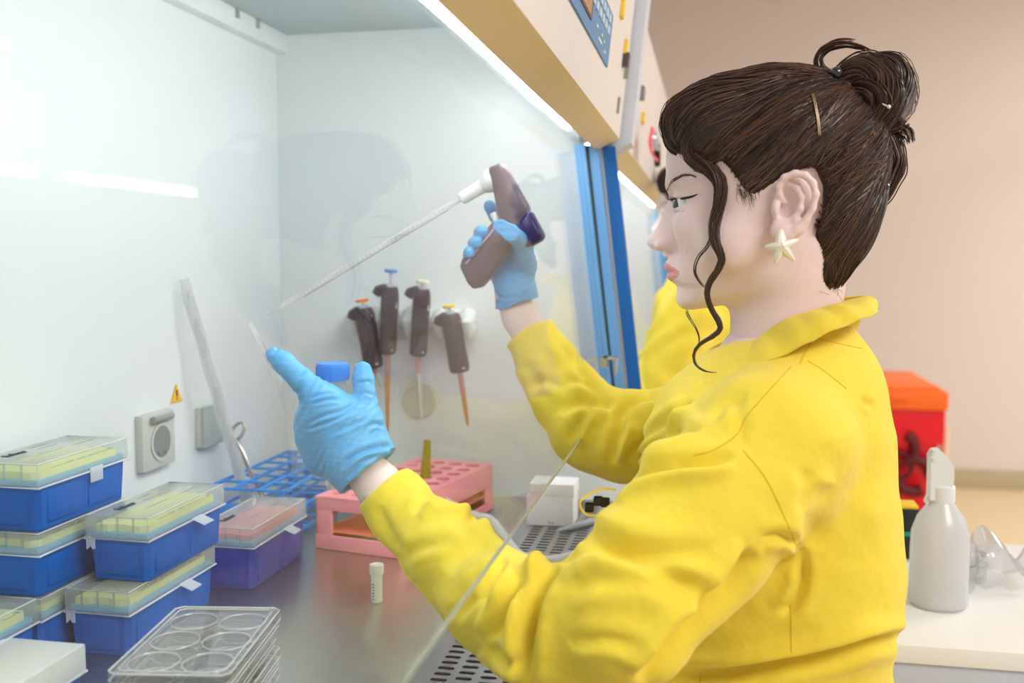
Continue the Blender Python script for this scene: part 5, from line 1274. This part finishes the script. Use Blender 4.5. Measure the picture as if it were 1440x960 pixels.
# ---- left glove (near hand): index pointing, thumb up, other fingers round the bottle
def glove(name, lo, hi, ops, h=.0013, wr=None):
    v = Vol(lo, hi, h)
    for o in ops: v.op(*o[:1], *o[1:])
    P, Q = v.mesh(); P = relax(P, Q, 1, .4)
    if wr is not None: N = normals(P, Q); P = P+N*wr(P)[:, None]
    return P, Q
def DR(r, d): return r*d/FPX
def hc(pts, ks=.0035, k0=.010):      # pts: (u, v, D, r px)
    o = []
    for i in range(len(pts)-1):
        a, b = pts[i], pts[i+1]; o.append((cone(Dp(*a[:3]), Dp(*b[:3]), DR(a[3], a[2]), DR(b[3], b[2])), k0 if i == 0 else ks))
    return o
ops = []
W_ = (512, 655, .932)
for k in [(452, 570, .930, 25), (440, 592, .938, 25), (442, 618, .946, 25), (455, 645, .950, 25)]: ops.append((cone(Dp(*W_), Dp(*k[:3]), DR(34, .93), DR(k[3], k[2])), .012))
ops.append((cone(Dp(500, 640, .930), Dp(478, 592, .930), DR(34, .93), DR(32, .93)), .02))
ops += hc([(515, 635, .930, 30), (515, 592, .930, 24), (513, 556, .936, 15.5), (511, 534, .940, 15), (510, 521, .942, 13)], .003, .018)   # thumb
ops += hc([(458, 566, .926, 24), (424, 534, .924, 17), (399, 510, .924, 15.5), (385, 499, .925, 11.5)], .003, .012)                   # index
ops += hc([(442, 586, .932, 20), (433, 592, .962, 16), (452, 600, .986, 14), (480, 600, .990, 12)], .003, .01)
ops += hc([(441, 612, .938, 19), (435, 617, .968, 16), (455, 624, .990, 14), (482, 622, .992, 12)], .003, .01)
ops += hc([(450, 642, .942, 17), (445, 646, .970, 14), (462, 650, .988, 12), (484, 645, .990, 10.5)], .003, .01)
ops.append((cone(Dp(468, 580, .932), Dp(505, 590, .932), DR(24, .93), DR(22, .93)), .01))
ops.append((cone(Dp(505, 650, .932), Dp(519, 667, .930), DR(40, .93), DR(45, .93)), .012))
lo, hi = Dp(575, 720, .88), Dp(355, 470, 1.0); lo, hi = np.minimum(lo, hi)-.03, np.maximum(lo, hi)+.03
v = Vol(lo, hi, .0013)
for o in ops: v.op(*o)
ax = Dp(519, 667, .930)-Dp(505, 650, .932); ax /= np.linalg.norm(ax); c0 = Dp(516, 664, .930)
v.op((c0-.06, c0+.06, lambda X, Y, Z: np.maximum((c0[0]-X)*ax[0]+(c0[1]-Y)*ax[1]+(c0[2]-Z)*ax[2], np.sqrt((X-c0[0])**2+(Y-c0[1])**2+(Z-c0[2])**2)-.06)), .001, 's', 0)
v.op(cone(c0-ax*.018, c0+ax*.01, .0255, .0265), .001, 's')
GP, GQ = v.mesh(); GP = relax(GP, GQ, 1, .4); GN = normals(GP, GQ)
def wrinkle(P, d1, amp=.0005, f=480):
    a = P@np.array(d1); m = np.clip(np.sin(P[:, 1]*90+P[:, 2]*70)*.5+.5, 0, 1)
    return amp*m*np.sin(a*f+2*np.sin(P[:, 0]*110+P[:, 1]*60))**3
d_h = Dp(440, 590, .93)-Dp(512, 655, .93); d_h /= np.linalg.norm(d_h); d_w = np.array([0, d_h[2]*.9, -d_h[1]*.4])*.4+d_h*.9
GP = GP+GN*wrinkle(GP, d_w, .00055, 900)[:, None]
# pulled wrinkles between thumb and knuckles
GF = [([(430, 598), (455, 585), (480, 578), (510, 562)], 1.5, 3, .9, 0, 2), ([(428, 605), (470, 590), (500, 575)], 1.2, 3, .9, 0, 2), ([(435, 560), (452, 555), (470, 552)], 1.2, 2.6, .8, 0, 2), ([(440, 568), (460, 562), (480, 562)], 1.2, 2.6, .8, 0, 2),
      ([(462, 612), (490, 600), (515, 588)], 1.0, 3, .8, 0, 2), ([(480, 660), (500, 640), (535, 628), (552, 630)], 2.2, 4, .9, 0, 2), ([(490, 675), (505, 652), (530, 640)], 1.6, 3.5, .8, 0, 2), ([(503, 540), (515, 536), (522, 538)], 1.2, 2.6, .8, 0, 2), ([(502, 556), (514, 552), (526, 556)], 1.2, 2.6, .8, 0, 2),
      ([(415, 535), (425, 525), (432, 516)], .8, 2.6, .7, 0, 2), ([(377, 498), (386, 494), (392, 488)], .8, 2.4, .7, 0, 2), ([(515, 600), (530, 596), (538, 600)], 1.1, 3, .8, 0, 2)]
CUFFS = []; GP = GP+GN*fold_displace(GP, GN, GF)[:, None]
gl = mk('left_glove', GP, GQ, glovem, WOM)
def ringtube(c, axis, r, th, wob=.0012, n=48, m=glovem, nm='glove_cuff', par=None, seed=0, flat=1.0):
    axis = axis/np.linalg.norm(axis); u = np.cross(axis, [1, 0, 0]); u /= np.linalg.norm(u); w = np.cross(axis, u); an = np.arange(n)*2*PI/n
    pts = [c+r*(math.cos(a)*u+math.sin(a)*w)+axis*wob*math.sin(a*3+seed)+u*wob*.5*math.sin(a*5+seed) for a in an]
    return MB().tube(pts, th, 8, close=True, flat=flat).build(nm, m, par or WOM)
ringtube(c0-ax*.001, ax, .0285, .0011, par=gl)
ringtube(c0-ax*.006, ax, .0290, .0010, wob=.002, seed=2, par=gl)

# ---- bottle with blue cap in her left hand
bot = thing('sample_bottle', 'small clear bottle with blue screw cap held upright in her left glove', 'bottle', Dp(469, 590, .962))
a0, a1 = Dp(469, 606, .962), Dp(468, 532, .957); au = (a1-a0)/np.linalg.norm(a1-a0); Lb = np.linalg.norm(a1-a0); rb = DR(20.5, .96)
MB().lathe([(rb*.95, 0), (rb, .001), (rb, Lb*.86), (rb*.9, Lb*.95), (rb*.9, Lb), (rb*.84, Lb), (rb*.84, Lb*.93), (rb*.94, Lb*.84), (rb*.94, .002), (.0005, .002)], a0, au, 32, cap=False).build('bottle_body', thin_glass('bottle plastic', (.93, .94, .97), f0=.08, rough=.06, haze=.30, hazecol=(.8, .84, .92)), bot)
cp_ = MB(); rc = DR(23, .96); hc_ = DR(22, .96)
cp_.lathe([(rc*.98, -.001), (rc, .0003), (rc, hc_*.86), (rc*.95, hc_), (.0005, hc_)], a1, au, 40, cap=True)
capo = cp_.build('screw_cap', mat('cap blue', (38, 136, 226), .4), bot)
kn = MB(); uu = np.cross(au, [1, 0, 0]); uu /= np.linalg.norm(uu); ww = np.cross(au, uu)
for a in np.arange(44)*2*PI/44:
    q = a1+rc*(math.cos(a)*uu+math.sin(a)*ww); kn.tube([q+au*.001, q+au*hc_*.8], .0004, 5)
kn.build('cap_ridges', MATS['cap blue'], capo)

# ---- right glove (far hand) and pipette controller
XC = 1.118
ctrl = thing('pipette_controller', 'dark grey-violet pistol shaped pipette controller held in her right glove', 'pipette controller', PX(690, 360, XC))
cm_ = mat('controller violet grey', (98, 84, 96), .35, var=.03); cm2 = mat('controller indigo dark reflection', (36, 22, 92), .3)
def prism_px(uvs, X, th, b=.003):
    poly = [tuple(PX(u, v, X)[1:]) for u, v in uvs]; P = np.array(poly); c = P.mean(0)
    mb = MB(); n = len(P); lay = [(-th/2, .86), (-th/2+b*.6, .95), (-th/2+b*1.6, 1.0), (th/2-b*1.6, 1.0), (th/2-b*.6, .95), (th/2, .86)]
    # inset by moving towards the polygon's medial line
    nrm = []
    for i in range(n):
        a, b_, d = P[i-1], P[i], P[(i+1) % n]; e1 = (b_-a)/np.linalg.norm(b_-a); e2 = (d-b_)/np.linalg.norm(d-b_); m = np.array([-(e1+e2)[1], (e1+e2)[0]]); m /= np.linalg.norm(m)+1e-9; nrm.append(m)
    nrm = np.array(nrm); area_ = 0.5*np.sum(P[:, 0]*np.roll(P[:, 1], -1)-np.roll(P[:, 0], -1)*P[:, 1]); nrm *= (1 if area_ > 0 else -1)
    vs = []
    for dx, s in lay: vs += [(X+dx, *(P[i]+nrm[i]*b*(1-s)*9)) for i in range(n)]
    fs = [(k*n+i, k*n+(i+1) % n, (k+1)*n+(i+1) % n, (k+1)*n+i) for k in range(len(lay)-1) for i in range(n)]+[tuple(range(n-1, -1, -1)), tuple((len(lay)-1)*n+i for i in range(n))]
    return mb.add(vs, fs)
def dense(uvs, n=5):
    out = []
    for i in range(len(uvs)):
        a, b = np.array(uvs[i]), np.array(uvs[(i+1) % len(uvs)])
        out.append(tuple(a+(b-a)*.12)); out.append(tuple(a+(b-a)*.88))
    return out
prism_px(dense([(689, 237), (706, 230), (714, 238), (748, 298), (722, 330), (702, 300), (697, 272)]), XC, .030).build('motor_barrel', cm_, ctrl, angle=50)
prism_px(dense([(746, 294), (766, 331), (761, 339), (743, 349), (735, 345), (721, 326)]), XC, .030).build('dark_reflection_end', cm2, ctrl, angle=50)  # rear of the body, painted indigo where the sash reflection turns dark
prism_px(dense([(700, 306), (724, 322), (722, 346), (680, 403), (668, 406), (660, 398), (649, 375), (652, 364)]), XC-.001, .026).build('handle', cm_, ctrl, angle=50)
wm = mat('nosepiece white', (240, 240, 238), .35)
n0, n1 = PX(700, 249, XC), PX(648, 280, XC); nu_ = (n1-n0)/np.linalg.norm(n1-n0); nl = np.linalg.norm(n1-n0); rr_ = 17*SX*1.2
MB().lathe([(rr_*.8, 0), (rr_, .002), (rr_*1.04, nl*.14), (rr_*.98, nl*.26), (rr_*.86, nl*.30), (rr_*.80, nl*.36), (rr_*.62, nl*.42), (rr_*.56, nl*.78), (rr_*.60, nl*.82), (rr_*.54, nl*.97), (rr_*.4, nl)], n0, nu_, 32).build('nosepiece', wm, ctrl)
MB().tube([PX(707, 322, XC-.004), PX(699, 310, XC-.004), PX(694, 299, XC-.004)], [.0052, .0050, .0046], 12).build('trigger', wm, ctrl)
MB().tube([PX(706, 308, XC-.0145), PX(655, 371, XC-.0148)], .0012, 8).build('grip_line', mat('grip line lilac', (190, 170, 200), .3), ctrl)
# serological pipette fitted to it
t = thing('serological_pipette', 'long clear graduated serological pipette fitted to the controller, tip pointing down left', 'pipette', n1)
pa, pb = PX(654, 276, XC), PX(372, 446, XC); L = np.linalg.norm(pb-pa); d_ = (pb-pa)/L
pr_ = [(0, .0030), (.05, .0034), (.08, .0034), (.09, .0040), (.80, .0040), (.84, .0034), (.86, .0034), (.93, .0022), (1, .0011)]
MB().lathe([(r, q*L) for q, r in pr_], pa, d_, 20, cap=False).build('pipette_tube', thin_glass('pipette clear', (.93, .95, .95), f0=.10, gloss=1.0, rough=.1, haze=.62, hazecol=(1, 1, 1)), t)
gg = MB(); sd_ = np.cross(d_, [1, 0, 0]); sd_ /= np.linalg.norm(sd_)
for q in np.linspace(.10, .83, 36):
    c = pa+d_*q*L; w = .0022 if round(q*100) % 5 else .0034
    gg.tube([c+np.array([-.0036, 0, 0])-sd_*w*.6, c+np.array([-.0042, 0, 0]), c+np.array([-.0036, 0, 0])+sd_*w*.6], .00022, 4)
gg.tube([pa+d_*.09*L+sd_*.0036+[-.002, 0, 0], pa+d_*.8*L+sd_*.0036+[-.002, 0, 0]], .0003, 5)
gg.build('graduations', mat('graduation dark', (70, 74, 84), .6), t)

ops = []
DB = 1.165
for k in [(733, 345, 1.165, 15), (722, 358, 1.175, 15), (712, 372, 1.175, 15), (705, 390, 1.172, 14)]: ops.append((cone(Dp(727, 410, 1.168), Dp(*k[:3]), DR(23, DB), DR(k[3], DB)), .008))
ops += hc([(738, 372, 1.158, 17), (734, 340, 1.128, 13), (718, 327, 1.098, 11.5), (703, 318, 1.096, 10), (699, 316, 1.096, 8.5)], .003, .012)      # thumb over the front of the grip
ops += hc([(735, 345, 1.170, 14), (716, 325, 1.180, 11), (698, 303, 1.172, 10.5), (689, 290, 1.155, 9)], .003, .008)                    # index on the trigger
ops += hc([(722, 358, 1.178, 14), (692, 338, 1.182, 10.5), (677, 328, 1.160, 10.5), (678, 326, 1.128, 9)], .003, .008)
ops += hc([(714, 372, 1.178, 13), (686, 354, 1.182, 10.5), (669, 343, 1.160, 10.5), (670, 341, 1.128, 9)], .003, .008)
ops += hc([(706, 386, 1.174, 12), (678, 368, 1.180, 9.5), (661, 358, 1.160, 9.5), (660, 355, 1.130, 8.5)], .003, .008)
ops.append((cone(Dp(724, 408, 1.168), Dp(727, 428, 1.172), DR(27, DB), DR(31, DB)), .008))
P_ = np.array([Dp(640, 270, 1.14), Dp(770, 450, 1.2)]); v = Vol(P_.min(0)-.035, P_.max(0)+.035, .0013)
for o in ops: v.op(*o)
ax2 = Dp(736, 448, 1.172)-Dp(722, 405, 1.168); ax2 /= np.linalg.norm(ax2); c2 = Dp(728, 425, 1.171)
v.op((c2-.06, c2+.06, lambda X, Y, Z: np.maximum((c2[0]-X)*ax2[0]+(c2[1]-Y)*ax2[1]+(c2[2]-Z)*ax2[2], np.sqrt((X-c2[0])**2+(Y-c2[1])**2+(Z-c2[2])**2)-.06)), .001, 's', 0)
v.op(cone(c2-ax2*.01, c2+ax2*.01, .0235, .0240), .001, 's')
RP, RQ = v.mesh(); RP = relax(RP, RQ, 1, .4); RN = normals(RP, RQ); RP = RP+RN*wrinkle(RP, ax2, .0004, 800)[:, None]
rgl = mk('right_glove', RP, RQ, glovem, WOM)
ringtube(c2-ax2*.001, ax2, .0252, .0011, par=rgl, seed=1)
# ================================================================== second person at the farther cabinet
DX = np.array([1.30, .074, .050])
P2 = thing('person', 'second person in a yellow lab coat, mostly hidden behind the woman at the farther cabinet', 'person', np.array([X0, -.05, 0])+DX)
def sh(o, name):
    c = o.copy(); COL.objects.link(c); c.parent = P2; c.name = name; return c
q2 = lambda x, y, z: np.array([x, y, z])+DX
v = Vol(q2(.70, -.22, .72), q2(1.18, .22, 1.15), .005)
v.op(cone(q2(X0, -.05, 1.11), q2(X0, -.045, 1.05), .044, .052), .02); v.op(cone(q2(X0, -.055, 1.02), q2(X0, -.05, .76), .065, .075, ((1, 0, 0), 1.3)), .03)
a2L = [q2(.80, -.03, 1.03), q2(.74, .04, .87), q2(.80, .13, .895), q2(.83, .19, .90)]; a2R = [q2(1.06, -.03, 1.03), q2(1.12, .04, .87), q2(1.06, .13, .895), q2(1.03, .19, .90)]
chain(v, a2L, [.038, .034, .026, .022], .02); chain(v, a2R, [.038, .034, .026, .022], .02)
p_, q_ = v.mesh(); PP, QQ = merge([(HP+DX, HQ), (p_, q_)]); m2 = np.zeros(len(QQ), int); m2[:len(HQ)][lipmask] = 1
mk('body', PP, QQ, [skin, lipm], P2, m2)
for nm in ('hair_cap', 'hair_strands', 'hair_bun_core', 'side_lock_core', 'hair_locks', 'eye', 'eye.001', 'eyebrow'):
    sh(bpy.data.objects[nm], nm.split('.')[0])
tor = [(cone(q2(X0, -.045, 1.03), q2(X0, -.05, .74), .098, .110, ((1, 0, 0), 1.3)), .03), (cone(q2(X0, -.065, 1.115), q2(X0, -.055, 1.03), .055, .085, ((1, 0, 0), 1.2)), .04)]
v = coat_mesh(q2(.62, -.24, .74), q2(1.24, .26, 1.21), .0045, tor, [(a2L, [.066, .054, .042, .034]), (a2R, [.066, .054, .042, .034])],
              [(q2(.82, .17, .898), q2(.83, .19, .90), .027, 0), (q2(1.04, .17, .898), q2(1.03, .19, .90), .027, 0)])
v.op(cone(q2(X0, -.062, 1.16), q2(X0, -.058, 1.10), .052, .048), .004, 's')
p_, q_ = v.mesh(); p_ = relax(p_, q_, 1); n_ = normals(p_, q_)
p_ = p_+n_*(.0045*np.sin(p_[:, 1]*70+np.sin(p_[:, 2]*30)*2.5+p_[:, 0]*45)*np.sin(p_[:, 2]*38+p_[:, 0]*36))[:, None]
mk('lab_coat', p_, q_, coatm, P2)
gg1 = G+DX; MB().sheet(gg1, -.0016).build('collar', coatm, P2, angle=60)
for nm, wc, sx in (('left_glove', a2L, 1), ('right_glove', a2R, -1)):
    w0_, d0 = wc[-1], np.array([0, 1, -.12]); d0 = d0/np.linalg.norm(d0); side_ = np.array([1.0*sx, 0, 0])
    v = Vol(w0_-.06, w0_+np.array([.07, .20, .06]), .0022); v.op(cone(w0_-d0*.02, w0_+d0*.02, .026, .024), .01); v.op(cone(w0_+d0*.02, w0_+d0*.07, .024, .026, ((0, 0, 1), .6)), .012)
    for k, (o_, L_) in enumerate(((-.024, .055), (-.009, .068), (.007, .066), (.021, .052))):
        b0 = w0_+d0*.075+side_*o_; v.op(cone(b0, b0+d0*L_*.5+[0, 0, -.004], .0098, .009), .006); v.op(cone(b0+d0*L_*.5+[0, 0, -.004], b0+d0*L_*.95+[0, 0, -.016], .009, .0078), .003)
    tb = w0_+d0*.035+side_*.022; v.op(cone(tb, tb+d0*.03+side_*.020, .012, .0105), .008); v.op(cone(tb+d0*.03+side_*.020, tb+d0*.055+side_*.026+[0, 0, -.006], .0105, .0085), .003)
    p_, q_ = v.mesh(); mk(nm, relax(p_, q_, 1), q_, glovem, P2)
